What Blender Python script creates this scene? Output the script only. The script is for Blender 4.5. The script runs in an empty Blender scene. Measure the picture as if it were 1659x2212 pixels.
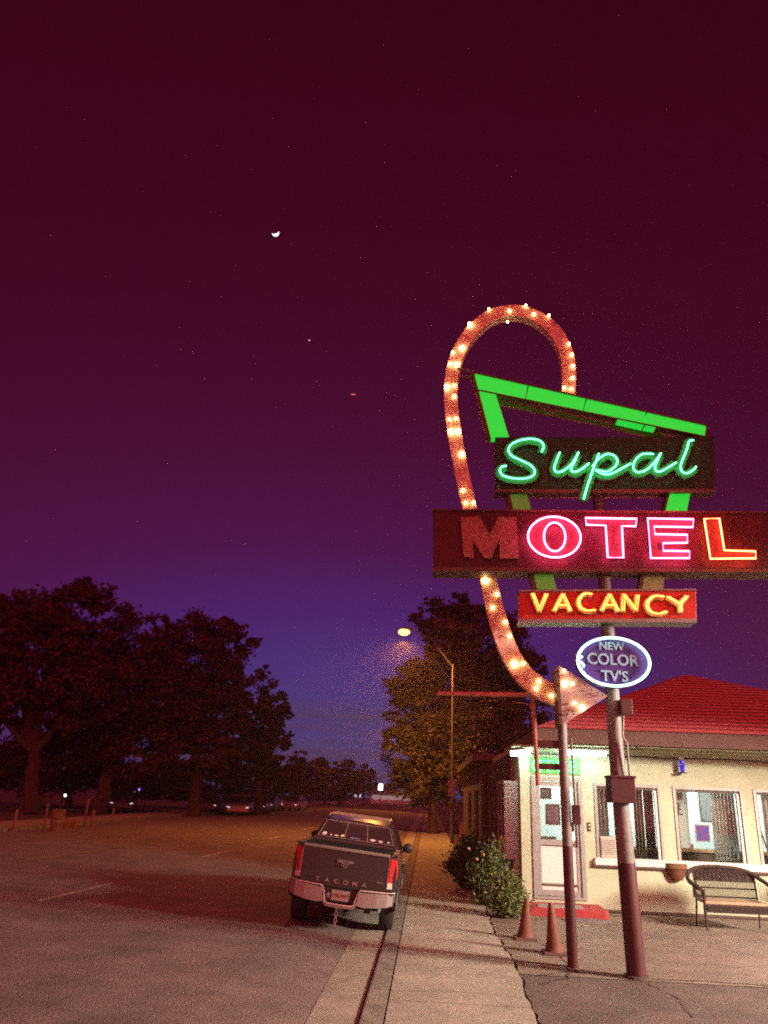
import bpy, math, random
import numpy as np
from math import sin, cos, pi, radians, sqrt, atan2
from mathutils import Vector, Matrix

# ------------------------------------------------------------------ camera
SC = bpy.context.scene
CAMZ = 1.9
YAW, PITCH, ROLL = radians(3.89), radians(20.15), radians(2.3)
cam_d = bpy.data.cameras.new('camera'); cam = bpy.data.objects.new('camera', cam_d)
SC.collection.objects.link(cam); SC.camera = cam
RM = Matrix.Rotation(YAW, 3, 'Z') @ Matrix.Rotation(pi/2 + PITCH, 3, 'X') @ Matrix.Rotation(ROLL, 3, 'Z')
cam.matrix_world = Matrix.Translation((0, 0, CAMZ)) @ RM.to_4x4()
cam_d.sensor_fit = 'HORIZONTAL'; cam_d.sensor_width = 36; cam_d.lens = 36
cam_d.clip_start = 0.1; cam_d.clip_end = 12000

# ------------------------------------------------------------------ render / exposure
SC.view_settings.view_transform = 'Standard'; SC.view_settings.look = 'None'
SC.view_settings.exposure = 0.0; SC.view_settings.gamma = 1
SC.render.engine = 'CYCLES'
cy = SC.cycles
cy.use_denoising = False
cy.use_adaptive_sampling = True; cy.adaptive_threshold = 0.055; cy.adaptive_min_samples = 18
cy.max_bounces = 5; cy.diffuse_bounces = 3; cy.glossy_bounces = 2; cy.transmission_bounces = 4
cy.volume_bounces = 0; cy.transparent_max_bounces = 8
cy.caustics_reflective = False; cy.caustics_refractive = False
cy.sample_clamp_direct = 12; cy.sample_clamp_indirect = 1.0
cy.pixel_filter_type = 'BLACKMAN_HARRIS'; cy.filter_width = 1.9

# ------------------------------------------------------------------ world: last afterglow low over the end of the road, maroon night above
W = bpy.data.worlds.new('World'); SC.world = W; W.use_nodes = True
nt = W.node_tree; nt.nodes.clear(); N = nt.nodes.new; L = nt.links.new
out = N('ShaderNodeOutputWorld'); bg = N('ShaderNodeBackground'); L(bg.outputs[0], out.inputs[0])
tc = N('ShaderNodeTexCoord'); sep = N('ShaderNodeSeparateXYZ'); L(tc.outputs['Generated'], sep.inputs[0])
def M_(op, a, b=None, c=None):
    n = N('ShaderNodeMath'); n.operation = op
    for i, v in enumerate((a, b, c)):
        if v is None: continue
        if isinstance(v, (int, float)): n.inputs[i].default_value = v
        else: L(v, n.inputs[i])
    return n.outputs[0]
def srgb(r, g, b):
    f = lambda c: (c/255/12.92 if c/255 <= .04045 else ((c/255+.055)/1.055)**2.4)
    return (f(r), f(g), f(b), 1)
def ramp(fac, stops):
    r = N('ShaderNodeValToRGB'); L(fac, r.inputs[0]); e = r.color_ramp.elements
    while len(e) > 1: e.remove(e[-1])
    e[0].position, e[0].color = stops[0]
    for p, c in stops[1:]:
        x = e.new(p); x.color = c
    return r.outputs[0]
az0 = radians(-7)          # afterglow azimuth (from +Y, towards -X)
gx, gy = sin(az0), cos(az0)
side = M_('SUBTRACT', M_('MULTIPLY', sep.outputs[0], gy), M_('MULTIPLY', sep.outputs[1], gx))   # sine of the angle away from the glow
fwd = M_('ADD', M_('MULTIPLY', sep.outputs[0], gx), M_('MULTIPLY', sep.outputs[1], gy))
z = M_('MAXIMUM', sep.outputs[2], 0.0)
az_ = M_('ARCTAN2', side, fwd)
dist = M_('SQRT', M_('ADD', M_('POWER', M_('MULTIPLY', M_('ABSOLUTE', az_), 0.50), 2.0), M_('POWER', M_('MULTIPLY', z, 1.0), 2.0)))
sky = ramp(dist, [(0.0, srgb(84,66,108)), (0.045, srgb(78,70,130)), (0.085, srgb(70,62,134)), (0.14, srgb(74,50,130)), (0.21, srgb(76,33,112)),
                  (0.30, srgb(78,18,74)), (0.42, srgb(72,10,50)), (0.58, srgb(65,5,33)), (0.8, srgb(57,2,22)), (1.0, srgb(52,2,17))])
# thin dark cloud bars close to the horizon
mp = N('ShaderNodeMapping'); mp.inputs['Scale'].default_value = (2.2, 2.2, 40); L(tc.outputs['Generated'], mp.inputs[0])
nz = N('ShaderNodeTexNoise'); nz.inputs['Scale'].default_value = 1.6; nz.inputs['Detail'].default_value = 3; L(mp.outputs[0], nz.inputs[0])
band = ramp(sep.outputs[2], [(0.0, (1,1,1,1)), (0.075, (1,1,1,1)), (0.115, (0,0,0,1))])
cl = M_('MULTIPLY', band, M_('MULTIPLY', M_('SUBTRACT', nz.outputs[0], 0.42), 3.2)); cl = M_('MINIMUM', M_('MAXIMUM', cl, 0), .75)
mx = N('ShaderNodeMix'); mx.data_type = 'RGBA'; L(cl, mx.inputs['Factor']); L(sky, mx.inputs['A']); mx.inputs['B'].default_value = srgb(88,62,88)
# unseen red sky glow behind the camera, added as fill for surfaces facing it
back = M_('POWER', M_('MAXIMUM', M_('MULTIPLY', fwd, -1.0), 0.0), 1.2)
mx2 = N('ShaderNodeMix'); mx2.data_type = 'RGBA'; mx2.blend_type = 'ADD'; L(back, mx2.inputs['Factor'])
L(mx.outputs['Result'], mx2.inputs['A']); mx2.inputs['B'].default_value = (1.5, 0.13, 0.15, 1)
# a trace of the real twilight atmosphere
nish = N('ShaderNodeTexSky'); nish.sky_type = 'NISHITA'; nish.sun_disc = False
nish.sun_elevation = radians(-4); nish.sun_rotation = radians(-7)
mx3 = N('ShaderNodeMix'); mx3.data_type = 'RGBA'; mx3.blend_type = 'ADD'; mx3.inputs['Factor'].default_value = 0.03
L(mx2.outputs['Result'], mx3.inputs['A']); L(nish.outputs[0], mx3.inputs['B'])
L(mx3.outputs['Result'], bg.inputs[0]); bg.inputs[1].default_value = 1.0

# ------------------------------------------------------------------ big lamps
def lamp(name, kind, loc, energy, color, size=.1, target=None, spot=None, blend=.5):
    d = bpy.data.lights.new(name, kind); d.energy = energy; d.color = color
    if kind == 'AREA': d.size = size
    else: d.shadow_soft_size = size
    if spot: d.spot_size = radians(spot); d.spot_blend = blend
    o = bpy.data.objects.new(name, d); o.location = loc
    if target is not None:
        o.rotation_euler = (Vector(target) - Vector(loc)).to_track_quat('-Z', 'Y').to_euler()
    SC.collection.objects.link(o); return o
lamp('floodlight_lamp', 'SPOT', (11.0, 7.8, 4.6), 14000, (1, .77, .61), 1.0, (8.34, 8.5, 0), 120, .2)
lamp('street_lamp_light', 'SPOT', (-1.27, 36.3, 8.72), 4300, (1, .35, .07), .05, (-1.27, 36.2, 0), 168, .5)

# ------------------------------------------------------------------ pixel -> place helper (survey of the photograph, 1659 px wide)
PW, PH, PF = 1659., 2212., 1659.
def ray(px, py):
    return RM @ Vector(((px-PW/2)/PF, -(py-PH/2)/PF, -1.0))
def atY(px, py, Y):
    d = ray(px, py); t = Y/d.y; return Vector((0, 0, CAMZ)) + d*t
def atX(px, py, X):
    d = ray(px, py); t = X/d.x; return Vector((0, 0, CAMZ)) + d*t
def atZ(px, py, Z=0):
    d = ray(px, py); t = (Z-CAMZ)/d.z; return Vector((0, 0, CAMZ)) + d*t

# ------------------------------------------------------------------ materials
MATS = {}
def mat(name, col, rough=.7, metal=0, var=.0, vscale=8, col2=None, bump=0, bscale=60, emit=None, es=0, spec=.5, alpha=None, trans=0, coat=0):
    if name in MATS: return MATS[name]
    m = bpy.data.materials.new(name); m.use_nodes = True; t = m.node_tree; b = t.nodes['Principled BSDF']
    b.inputs['Base Color'].default_value = (*col, 1); b.inputs['Roughness'].default_value = rough
    b.inputs['Metallic'].default_value = metal; b.inputs['Specular IOR Level'].default_value = spec
    b.inputs['Transmission Weight'].default_value = trans; b.inputs['Coat Weight'].default_value = coat
    if alpha is not None: b.inputs['Alpha'].default_value = alpha
    tcn = None
    if var or bump or col2:
        tcn = t.nodes.new('ShaderNodeTexCoord')
    if var or col2:
        n = t.nodes.new('ShaderNodeTexNoise'); n.inputs['Scale'].default_value = vscale; n.inputs['Detail'].default_value = 6; n.inputs['Roughness'].default_value = .65
        t.links.new(tcn.outputs['Object'], n.inputs[0])
        r = t.nodes.new('ShaderNodeValToRGB'); r.color_ramp.elements[0].position = .36; r.color_ramp.elements[1].position = .66
        c2 = col2 if col2 else tuple(c*(1-var) for c in col)
        r.color_ramp.elements[0].color = (*c2, 1); r.color_ramp.elements[1].color = (*col, 1)
        t.links.new(n.outputs[0], r.inputs[0]); t.links.new(r.outputs[0], b.inputs['Base Color'])
    if bump:
        n2 = t.nodes.new('ShaderNodeTexNoise'); n2.inputs['Scale'].default_value = bscale; n2.inputs['Detail'].default_value = 5
        t.links.new(tcn.outputs['Object'], n2.inputs[0])
        bn = t.nodes.new('ShaderNodeBump'); bn.inputs['Strength'].default_value = bump; bn.inputs['Distance'].default_value = .02
        t.links.new(n2.outputs[0], bn.inputs['Height']); t.links.new(bn.outputs[0], b.inputs['Normal'])
    if emit:
        b.inputs['Emission Color'].default_value = (*emit, 1); b.inputs['Emission Strength'].default_value = es
    MATS[name] = m; return m

M = dict(
 asphalt=mat('asphalt', (.25,.195,.175), .9, var=.38, vscale=1.3, bump=.7, bscale=45),
 asphalt_old=mat('asphalt_old', (.25,.20,.16), .9, var=.35, vscale=1.8, bump=.8, bscale=55),
 asphalt_dark=mat('asphalt_dark', (.15,.11,.095), .92, var=.4, vscale=1.5, bump=.8, bscale=45),
 concrete=mat('concrete', (.41,.39,.31), .9, var=.32, vscale=1.6, bump=.45, bscale=70),
 kerb=mat('kerb_concrete', (.27,.245,.20), .9, var=.4, vscale=3, bump=.5, bscale=60),
 joint=mat('joint_dirt', (.085,.07,.055), 1, var=.3, vscale=20),
 dirt=mat('dirt', (.14,.10,.07), 1, var=.45, vscale=.7, bump=.8, bscale=8),
 line=mat('worn_white_paint', (.62,.57,.46), .8, col2=(.30,.27,.23), vscale=3.5),
 yline=mat('worn_yellow_paint', (.36,.25,.06), .8, col2=(.13,.11,.08), vscale=3.0),
 stucco=mat('cream_stucco', (.50,.58,.405), .9, var=.2, vscale=1.4, bump=.35, bscale=90),
 white=mat('white_paint', (.74,.74,.70), .6, var=.1, vscale=5),
 trim=mat('aluminium_trim', (.34,.37,.345), .45, metal=.3, var=.15, vscale=6),
 darktrim=mat('dark_trim', (.07,.05,.045), .6),
 shingle=mat('red_shingle', (.82,.20,.22), .85, var=.3, vscale=7, bump=.4, bscale=40),
 fascia=mat('brown_fascia', (.13,.075,.06), .8, var=.25, vscale=4),
 siding=mat('dark_siding', (.12,.085,.07), .9, var=.35, vscale=4, bump=.3, bscale=30),
 redstep=mat('red_step', (.42,.045,.045), .7, var=.3, vscale=5),
 glass=mat('window_glass', (.85,.9,.9), .03, trans=1, spec=.5),
 curtain=mat('curtain', (.45,.40,.36), .95, var=.2, vscale=4),
 roomwall=mat('room_wall', (.70,.74,.74), .9, var=.05),
 roomfloor=mat('room_floor', (.25,.17,.12), .6, var=.2),
 wood=mat('counter_wood', (.30,.16,.08), .6, var=.3, vscale=6),
 darkwood=mat('dark_wood', (.10,.055,.035), .6, var=.3, vscale=6),
 paper=mat('paper', (.72,.72,.70), .8),
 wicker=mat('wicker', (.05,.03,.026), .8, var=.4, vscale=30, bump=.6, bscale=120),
 wicker_lit=mat('wicker_seat_lit', (.45,.34,.22), .8, var=.25, vscale=30, bump=.5, bscale=120),  # paler than the other wicker, the lit seat top put into its colour
 cone=mat('faded_orange_cone', (.17,.06,.03), .7, var=.35, vscale=9),
 conebase=mat('cone_base_rubber', (.10,.05,.04), .8),
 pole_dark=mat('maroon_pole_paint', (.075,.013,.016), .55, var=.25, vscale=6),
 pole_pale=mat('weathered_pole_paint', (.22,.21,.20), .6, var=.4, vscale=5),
 sign_panel=mat('rusty_sign_panel', (.10,.008,.014), .6, col2=(.045,.006,.009), vscale=4),
 sign_brown=mat('brown_sign_panel_halo_tint', (.016,.040,.020), .7, var=.3, vscale=3),  # tinted green so the panel carries the halo of the script neon
 vac_panel=mat('red_sign_panel', (.60,.03,.02), .5, var=.25, vscale=4),
 letter_face=mat('faded_letter_face', (.22,.045,.05), .6, col2=(.10,.015,.02), vscale=14),
 script_face=mat('mint_script_face', (.03,.24,.07), .6, var=.2, vscale=9),
 rim=mat('rusty_sign_rim', (.15,.065,.045), .65, var=.4, vscale=10),
 metal=mat('grey_metal', (.30,.29,.28), .5, metal=.6, var=.2, vscale=6),
 rust_pipe=mat('rusty_pipe', (.72,.36,.28), .7, var=.4, vscale=9),
 bark=mat('bark', (.075,.042,.034), .95, var=.4, vscale=6, bump=.7, bscale=12),
 truck=mat('slate_truck_paint', (.048,.038,.042), .28, metal=.35, coat=.6),
 black=mat('black_plastic', (.02,.018,.018), .55),
 tyre=mat('tyre_rubber', (.025,.02,.02), .85, bump=.4, bscale=50),
 rimmetal=mat('wheel_metal', (.32,.31,.31), .35, metal=.9),
 chrome=mat('chrome', (.62,.60,.57), .22, metal=.85),
 tglass=mat('tinted_glass', (.02,.015,.018), .08, spec=.6),
 tail_red=mat('tail_lens_red', (.50,.015,.02), .2, coat=.6),
 tail_clear=mat('tail_lens_clear', (.60,.55,.5), .2, coat=.5),
 plate=mat('licence_plate', (.36,.28,.25), .5, var=.2, vscale=30),
 sticker=mat('white_sticker', (.72,.66,.56), .6),
 plate_red=mat('plate_letter', (.20,.03,.03), .6),
)
def emat(name, col, s): return mat(name, tuple(min(1, c) for c in col), .5, emit=col, es=s)
M['neon_green'] = emat('neon_tube_green', (.10,1,.42), 6.5)
M['neon_pink'] = emat('neon_tube_pink', (1,.085,.24), 42)
M['neon_orange'] = emat('neon_tube_orange', (1,.10,.03), 34)
M['neon_yellow'] = emat('neon_tube_yellow', (1,.36,.06), 5)
M['neon_white'] = emat('neon_tube_white', (.45,1,.72), 3.4)
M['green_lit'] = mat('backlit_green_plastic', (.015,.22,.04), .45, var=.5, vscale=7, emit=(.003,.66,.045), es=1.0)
M['green_dim'] = mat('faded_green_plastic', (.22,.50,.12), .5, var=.3, vscale=5, emit=(.03,.35,.03), es=.30)  # lower frame legs: weak green glow put into the material
M['green_pale'] = mat('pale_green_paint', (.42,.55,.20), .6, var=.35, vscale=6)
M['band'] = mat('orange_band_paint', (.92,.74,.58), .6, col2=(.66,.42,.31), vscale=7)
M['bulb'] = emat('warm_bulb', (1,.64,.26), 24)
M['bulb_off'] = mat('dead_bulb', (.12,.05,.035), .5)
M['tube'] = emat('fluorescent_tube', (.80,1,.84), 28)
M['sodium'] = emat('sodium_lens', (1,.50,.12), 4.5)
M['moonlit'] = emat('moon_glow', (.70,1,.90), 1.6)
M['star'] = emat('star_light', (.8,.75,.8), 1.2)
M['plane_l'] = emat('aircraft_light', (1,.35,.2), .6)
M['far_white'] = emat('far_white_light', (.8,1,.95), 5)
M['far_blue'] = emat('far_blue_light', (.35,.55,1), 4)
M['violet'] = emat('violet_light', (.45,.2,1), 2.2)
M['room_light'] = emat('room_ceiling_light', (.9,1,.97), 4)
M['blue_glass'] = mat('blue_glass', (.03,.02,.55), .1, emit=(.05,.02,.55), es=.6, coat=.5)
M['badge'] = mat('blue_badge_face', (.075,.04,.30), .5, var=.35, vscale=5)
M['badge_letter'] = mat('pale_blue_lettering', (.30,.70,.95), .6, col2=(.32,.42,.60), vscale=7)

g_ = MATS['window_glass']; t_ = g_.node_tree; t_.nodes.clear()      # thin pane: clear sheet with a Fresnel reflection
_o = t_.nodes.new('ShaderNodeOutputMaterial'); _m = t_.nodes.new('ShaderNodeMixShader'); _f = t_.nodes.new('ShaderNodeFresnel'); _f.inputs['IOR'].default_value = 1.4
_t = t_.nodes.new('ShaderNodeBsdfTransparent'); _t.inputs[0].default_value = (.93,.97,.95,1); _g = t_.nodes.new('ShaderNodeBsdfGlossy'); _g.inputs['Roughness'].default_value = .03
t_.links.new(_f.outputs[0], _m.inputs[0]); t_.links.new(_t.outputs[0], _m.inputs[1]); t_.links.new(_g.outputs[0], _m.inputs[2]); t_.links.new(_m.outputs[0], _o.inputs[0])
# ------------------------------------------------------------------ mesh builder
COL = SC.collection
class MB:
    def __init__(s): s.v = []; s.f = []; s.mi = []; s.cur = 0
    def add(s, vs, fs):
        o = len(s.v); s.v += [tuple(v) for v in vs]; s.f += [tuple(i+o for i in f) for f in fs]; s.mi += [s.cur]*len(fs); return s
    def box(s, a, b, mtx=None):
        x0,y0,z0 = a; x1,y1,z1 = b
        vs = [Vector(p) for p in ((x0,y0,z0),(x1,y0,z0),(x1,y1,z0),(x0,y1,z0),(x0,y0,z1),(x1,y0,z1),(x1,y1,z1),(x0,y1,z1))]
        if mtx: vs = [mtx @ v for v in vs]
        return s.add(vs, [(0,3,2,1),(4,5,6,7),(0,1,5,4),(1,2,6,5),(2,3,7,6),(3,0,4,7)])
    def tube(s, pts, r, n=8, closed=False, caps=True):
        pts = [Vector(p) for p in pts]; k = len(pts); rs = r if isinstance(r, (list, tuple)) else [r]*k
        rings = []; up = None
        for i, p in enumerate(pts):
            if closed: t = pts[(i+1) % k] - pts[i-1]
            else: t = pts[min(i+1, k-1)] - pts[max(i-1, 0)]
            t.normalize()
            if up is None: up = Vector((0,0,1)) if abs(t.z) < .9 else Vector((1,0,0))
            a = t.cross(up)
            if a.length < 1e-4: a = t.cross(Vector((.3,1,.2)))
            a.normalize(); b = a.cross(t); b.normalize(); up = b
            rings.append([p + (a*cos(2*pi*j/n) + b*sin(2*pi*j/n))*rs[i] for j in range(n)])
        vs = [v for q in rings for v in q]; fs = []
        for i in range(k if closed else k-1):
            i2 = (i+1) % k
            for j in range(n): fs.append((i*n+j, i*n+(j+1) % n, i2*n+(j+1) % n, i2*n+j))
        if caps and not closed:
            fs.append(tuple(range(n))[::-1]); fs.append(tuple((k-1)*n+j for j in range(n)))
        return s.add(vs, fs)
    def prism(s, lo, hi):                     # two matching loops of 3-D points
        n = len(lo); vs = list(lo)+list(hi)
        fs = [tuple(range(n))[::-1], tuple(range(n, 2*n))] + [(i, (i+1) % n, n+(i+1) % n, n+i) for i in range(n)]
        return s.add(vs, fs)
    def strip(s, A, B):                       # ruled surface between two rows of points
        n = len(A); return s.add(list(A)+list(B), [(i, i+1, n+i+1, n+i) for i in range(n-1)])
    def grid(s, rows):
        n = len(rows[0]); m = len(rows)
        return s.add([p for r in rows for p in r], [(i*n+j, i*n+j+1, (i+1)*n+j+1, (i+1)*n+j) for i in range(m-1) for j in range(n-1)])
    def lathe(s, prof, c=(0,0,0), n=20):
        vs = []; c = Vector(c)
        for r, z in prof: vs += [c+Vector((r*cos(2*pi*j/n), r*sin(2*pi*j/n), z)) for j in range(n)]
        k = len(prof); fs = [(i*n+j, i*n+(j+1) % n, (i+1)*n+(j+1) % n, (i+1)*n+j) for i in range(k-1) for j in range(n)]
        fs += [tuple(range(n))[::-1], tuple((k-1)*n+j for j in range(n))]
        return s.add(vs, fs)
    def ball(s, c, r, n=8, m=5, sq=(1,1,1)):
        c = Vector(c); vs = [c+Vector((0,0,-r*sq[2]))]
        for i in range(1, m):
            a = -pi/2+pi*i/m; vs += [c+Vector((cos(a)*cos(2*pi*j/n)*r*sq[0], cos(a)*sin(2*pi*j/n)*r*sq[1], sin(a)*r*sq[2])) for j in range(n)]
        vs.append(c+Vector((0,0,r*sq[2]))); fs = []
        for j in range(n): fs.append((0, 1+(j+1) % n, 1+j))
        for i in range(m-2):
            for j in range(n): a0 = 1+i*n; fs.append((a0+j, a0+(j+1) % n, a0+n+(j+1) % n, a0+n+j))
        e = len(vs)-1; a0 = 1+(m-2)*n
        for j in range(n): fs.append((a0+j, a0+(j+1) % n, e))
        return s.add(vs, fs)
    def build(s, name, m=None, parent=None, smooth=False, bevel=0, at=None):
        me = bpy.data.meshes.new(name); o_ = Vector(at) if at is not None else Vector((0,0,0))
        if parent is not None and at is None: o_ = Vector(parent['_w'])
        me.from_pydata([(Vector(v)-o_)[:] for v in s.v], [], s.f)
        ms = m if isinstance(m, (list, tuple)) else [m]
        for q in ms: me.materials.append(q)
        if len(ms) > 1: me.polygons.foreach_set('material_index', s.mi)
        if smooth: me.polygons.foreach_set('use_smooth', [True]*len(me.polygons))
        me.validate(); me.update()
        o = bpy.data.objects.new(name, me); COL.objects.link(o)
        if parent is not None:
            o.parent = parent; o.location = o_ - Vector(parent['_w'])
            if o_ == Vector(parent['_w']): o.location = (0,0,0)
        else: o.location = o_
        o['_w'] = list(o_)
        if smooth:
            try:
                md = o.modifiers.new('edges', 'EDGE_SPLIT'); md.split_angle = radians(40)
            except Exception: pass
        if bevel:
            md = o.modifiers.new('bevel', 'BEVEL'); md.width = bevel; md.segments = 2; md.limit_method = 'ANGLE'; md.angle_limit = radians(50)
        return o
def tag(o, label=None, cat=None, group=None, kind=None):
    if label: o['label'] = label
    if cat: o['category'] = cat
    if group: o['group'] = group
    if kind: o['kind'] = kind
    return o
def thing(name, loc, label, cat, group=None):
    o = bpy.data.objects.new(name, None); o.empty_display_size = .2; COL.objects.link(o); o.location = loc; o['_w'] = list(loc)
    return tag(o, label, cat, group)
def copy_tree(o, parent=None):
    c = o.copy(); COL.objects.link(c)
    if parent is not None: c.parent = parent
    for ch in list(o.children): copy_tree(ch, c)
    return c
def smooth_pts(p, k=6, closed=False):
    p = [Vector(q) for q in p]; n = len(p); r = []
    for i in range(n if closed else n-1):
        a, b, c, d = (p[(i-1) % n], p[i], p[(i+1) % n], p[(i+2) % n]) if closed else (p[max(i-1,0)], p[i], p[i+1], p[min(i+2,n-1)])
        for j in range(k):
            t = j/k; r.append(.5*((2*b)+(c-a)*t+(2*a-5*b+4*c-d)*t*t+(3*b-a-3*c+d)*t**3))
    if not closed: r.append(p[-1])
    return r
def text_mb(s, size, origin, ex, ez, depth=.004, align='CENTER', font_w=1.0, mb=None, off=0):
    """outline lettering laid on the plane (ex, ez); front face looks along ex x ez"""
    cu = bpy.data.curves.new('t', 'FONT'); cu.body = s; cu.size = size; cu.align_x = align; cu.align_y = 'CENTER'
    cu.extrude = depth/2; cu.resolution_u = 3; cu.offset = off
    o = bpy.data.objects.new('t', cu); COL.objects.link(o)
    dg = bpy.context.evaluated_depsgraph_get(); me = bpy.data.meshes.new_from_object(o.evaluated_get(dg))
    ex = Vector(ex); ez = Vector(ez); nn = ex.cross(ez); org = Vector(origin); mb = mb or MB()
    mb.add([org+ex*v.co.x*font_w+ez*v.co.y+nn*v.co.z for v in me.vertices], [tuple(p.vertices) for p in me.polygons])
    bpy.data.objects.remove(o); bpy.data.curves.remove(cu); bpy.data.meshes.remove(me)
    return mb
rnd = random.Random(7)

# ================================================================== GROUND
def sheet(name, x0, x1, y0, y1, z, m, nx=1, ny=1):
    mb = MB(); mb.grid([[(x0+(x1-x0)*i/nx, y0+(y1-y0)*j/ny, z) for i in range(nx+1)] for j in range(ny+1)])
    return tag(mb.build(name, m), kind='structure')
sheet('ground', -300, 300, -40, 400, -.30, M['dirt'])
# road with its crown: profile across, swept along Y
prof = [(-1.05,-.026), (-1.6,.022), (-2.0,.052), (-3.2,.08), (-4.6,.09), (-6.5,.11), (-9,.12), (-12,.09), (-15.2,.02), (-16.2,0)]
def road_z(x):
    for (a, za), (b, zb) in zip(prof, prof[1:]):
        if b <= x <= a: return za+(zb-za)*(a-x)/(a-b)
    return prof[0][1] if x > prof[0][0] else prof[-1][1]
ys = [-4, 4, 10, 16, 24, 40, 70, 120, 200, 390]
mb = MB(); mb.grid([[(x, y, z_) for x, z_ in prof] for y in ys]); tag(mb.build('road', M['asphalt']), kind='structure')
mb = MB(); mb.grid([[(-.597,y,-.012), (-.8,y,-.014), (-1.05,y,-.022)] for y in ys[:-2]]); tag(mb.build('gutter', M['concrete']), kind='structure')
mb = MB()                                      # kerb: face and rounded top, in three metre lengths
for i in range(-2, 40):
    y0 = i*3.05+.006; y1 = (i+1)*3.05-.012; pr = [(-.585,-.30), (-.583,-.004), (-.577,.008), (-.562,.012), (-.37,.004), (-.37,-.30)]
    mb.prism([Vector((x,y0,z_)) for x, z_ in pr], [Vector((x,y1,z_)) for x, z_ in pr])
tag(mb.build('kerb', M['kerb']), kind='structure')
mb = MB()                                      # pavement slabs with dark joints between, wandering outer edge
yj = [-2.0,-.2,1.6,3.4,5.2,7.0,8.75,10.45,12.2]
yj += [12.2+1.8*k for k in range(1, 60)]
def edge_x(y): return 1.06+.03*sin(y*1.3)+.014*sin(y*5.1+1)+.008*sin(y*17)
for a, b in zip(yj, yj[1:]):
    y0, y1 = a+.008, b-.008; n = 8; rows = []
    for j in range(n+1):
        y = y0+(y1-y0)*j/n; rows.append((y, edge_x(y)))
    lo = [Vector((-.352,y0,-.2)), Vector((-.352,y1,-.2))]+[Vector((x,y,-.2)) for y, x in rows[::-1]]
    hi = [Vector((p.x,p.y,.0)) for p in lo]; mb.prism(lo, hi)
tag(mb.build('pavement', M['concrete']), kind='structure')
sheet('joint_base', -.64, 1.16, -4, 120, -.05, M['joint'])
# motel forecourt asphalt: wandering edge towards the pavement, older near part
def lot(name, y0, y1, m, z, xr=16):
    mb = MB(); A = []; B = []; n = int((y1-y0)*6)
    for j in range(n+1):
        y = y0+(y1-y0)*j/n; A.append((edge_x(y)+.028+.012*sin(y*7.7)+.008*sin(y*23), y, z)); B.append((xr, y+(.0 if j < n else 0), z))
    mb.strip(A, B); return tag(mb.build(name, m), kind='structure')
lot('forecourt', 10.35, 16.4, M['asphalt_old'], -.012)
lot('driveway', -4, 10.42, M['asphalt_dark'], -.018)
# irregular dark cracks in the asphalt and the seam beside the poles
def crack(pts, w, z=.0):
    P = [Vector((*p, 0)) for p in pts]; A = []; B = []; Q = []
    for a, b in zip(P, P[1:]):
        k = max(2, int((b-a).length/.09))
        for j in range(k): Q.append(a+(b-a)*j/k)
    Q.append(P[-1])
    for i, p in enumerate(Q):
        t = (Q[min(i+1,len(Q)-1)]-Q[max(i-1,0)]).normalized(); nn = Vector((-t.y, t.x, 0)); j = rnd.uniform(-.025,.025); ww = w*rnd.uniform(.3,1.2)
        c = p+nn*j; A.append(Vector((*(c+nn*ww).xy, z))); B.append(Vector((*(c-nn*ww).xy, z)))
    return A, B
mb = MB()
for pts, w in (([(1.15,10.2),(1.7,10.65),(2.4,10.42),(3.4,10.5),(5,10.32),(7.5,10.2)],.018), ([(1.1,12.6),(1.5,12.75),(1.75,12.1),(1.8,10.95)],.012), ([(1.75,10.9),(1.65,10.3),(1.3,9.9)],.016),
               ([(2.5,10.4),(2.7,9.6),(2.6,8.8)],.009)):
    A, B = crack(pts, w, -.006 if pts[0][0] > 0 else .0)
    if pts[0][0] < 0:
        A = [Vector((p.x,p.y,road_z(p.x)+.005)) for p in A]; B = [Vector((p.x,p.y,road_z(p.x)+.005)) for p in B]
    mb.strip(A, B)
A, B = crack([(.99,9.15),(.3,9.25),(-.36,9.12)], .004, .004); mb.strip(A, B)
tag(mb.build('asphalt_cracks', M['joint']), kind='structure')
# lane paint
def stripe(name, x0, x1, w, y0, y1, m):
    n = 6; mb = MB(); A = []; B = []
    for j in range(n+1):
        y = y0+(y1-y0)*j/n; x = x0+(x1-x0)*j/n; A.append((x-w/2,y,road_z(x-w/2)+.006)); B.append((x+w/2,y,road_z(x+w/2)+.006))
    mb.strip(B, A); return mb
mb = MB()
for y0 in (13.2, 22.4, 31.6, 40.8, 50): 
    q = stripe('', -6.12, -5.98, .12, y0, y0+2.7, None); mb.add(q.v, q.f)
tag(mb.build('lane_markings', M['line']), kind='structure')
mb = MB()
for x0, x1, y0, y1 in ((-9.35,-9.1,17.4,23.5), (-9.1,-8.2,23.8,41), (-8.1,-7.9,41,62)):
    q = stripe('', x0, x1, .13, y0, y1, None); mb.add(q.v, q.f)
tag(mb.build('centre_line', M['yline']), kind='structure')
# far kerb and pavement across the road
mb = MB(); mb.box((-16.5,-4,-.29), (-16.2,190,.12)); tag(mb.build('far_kerb', M['kerb']), kind='structure')
mb = MB(); mb.box((-19.2,-4,-.29), (-16.503,190,.10)); tag(mb.build('far_pavement', M['concrete']), kind='structure')
sheet('verge', -80, -19.2, -4, 260, -.02, M['dirt'])
sheet('yard', 1.0, 60, 16.4, 150, -.03, M['dirt'])

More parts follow.
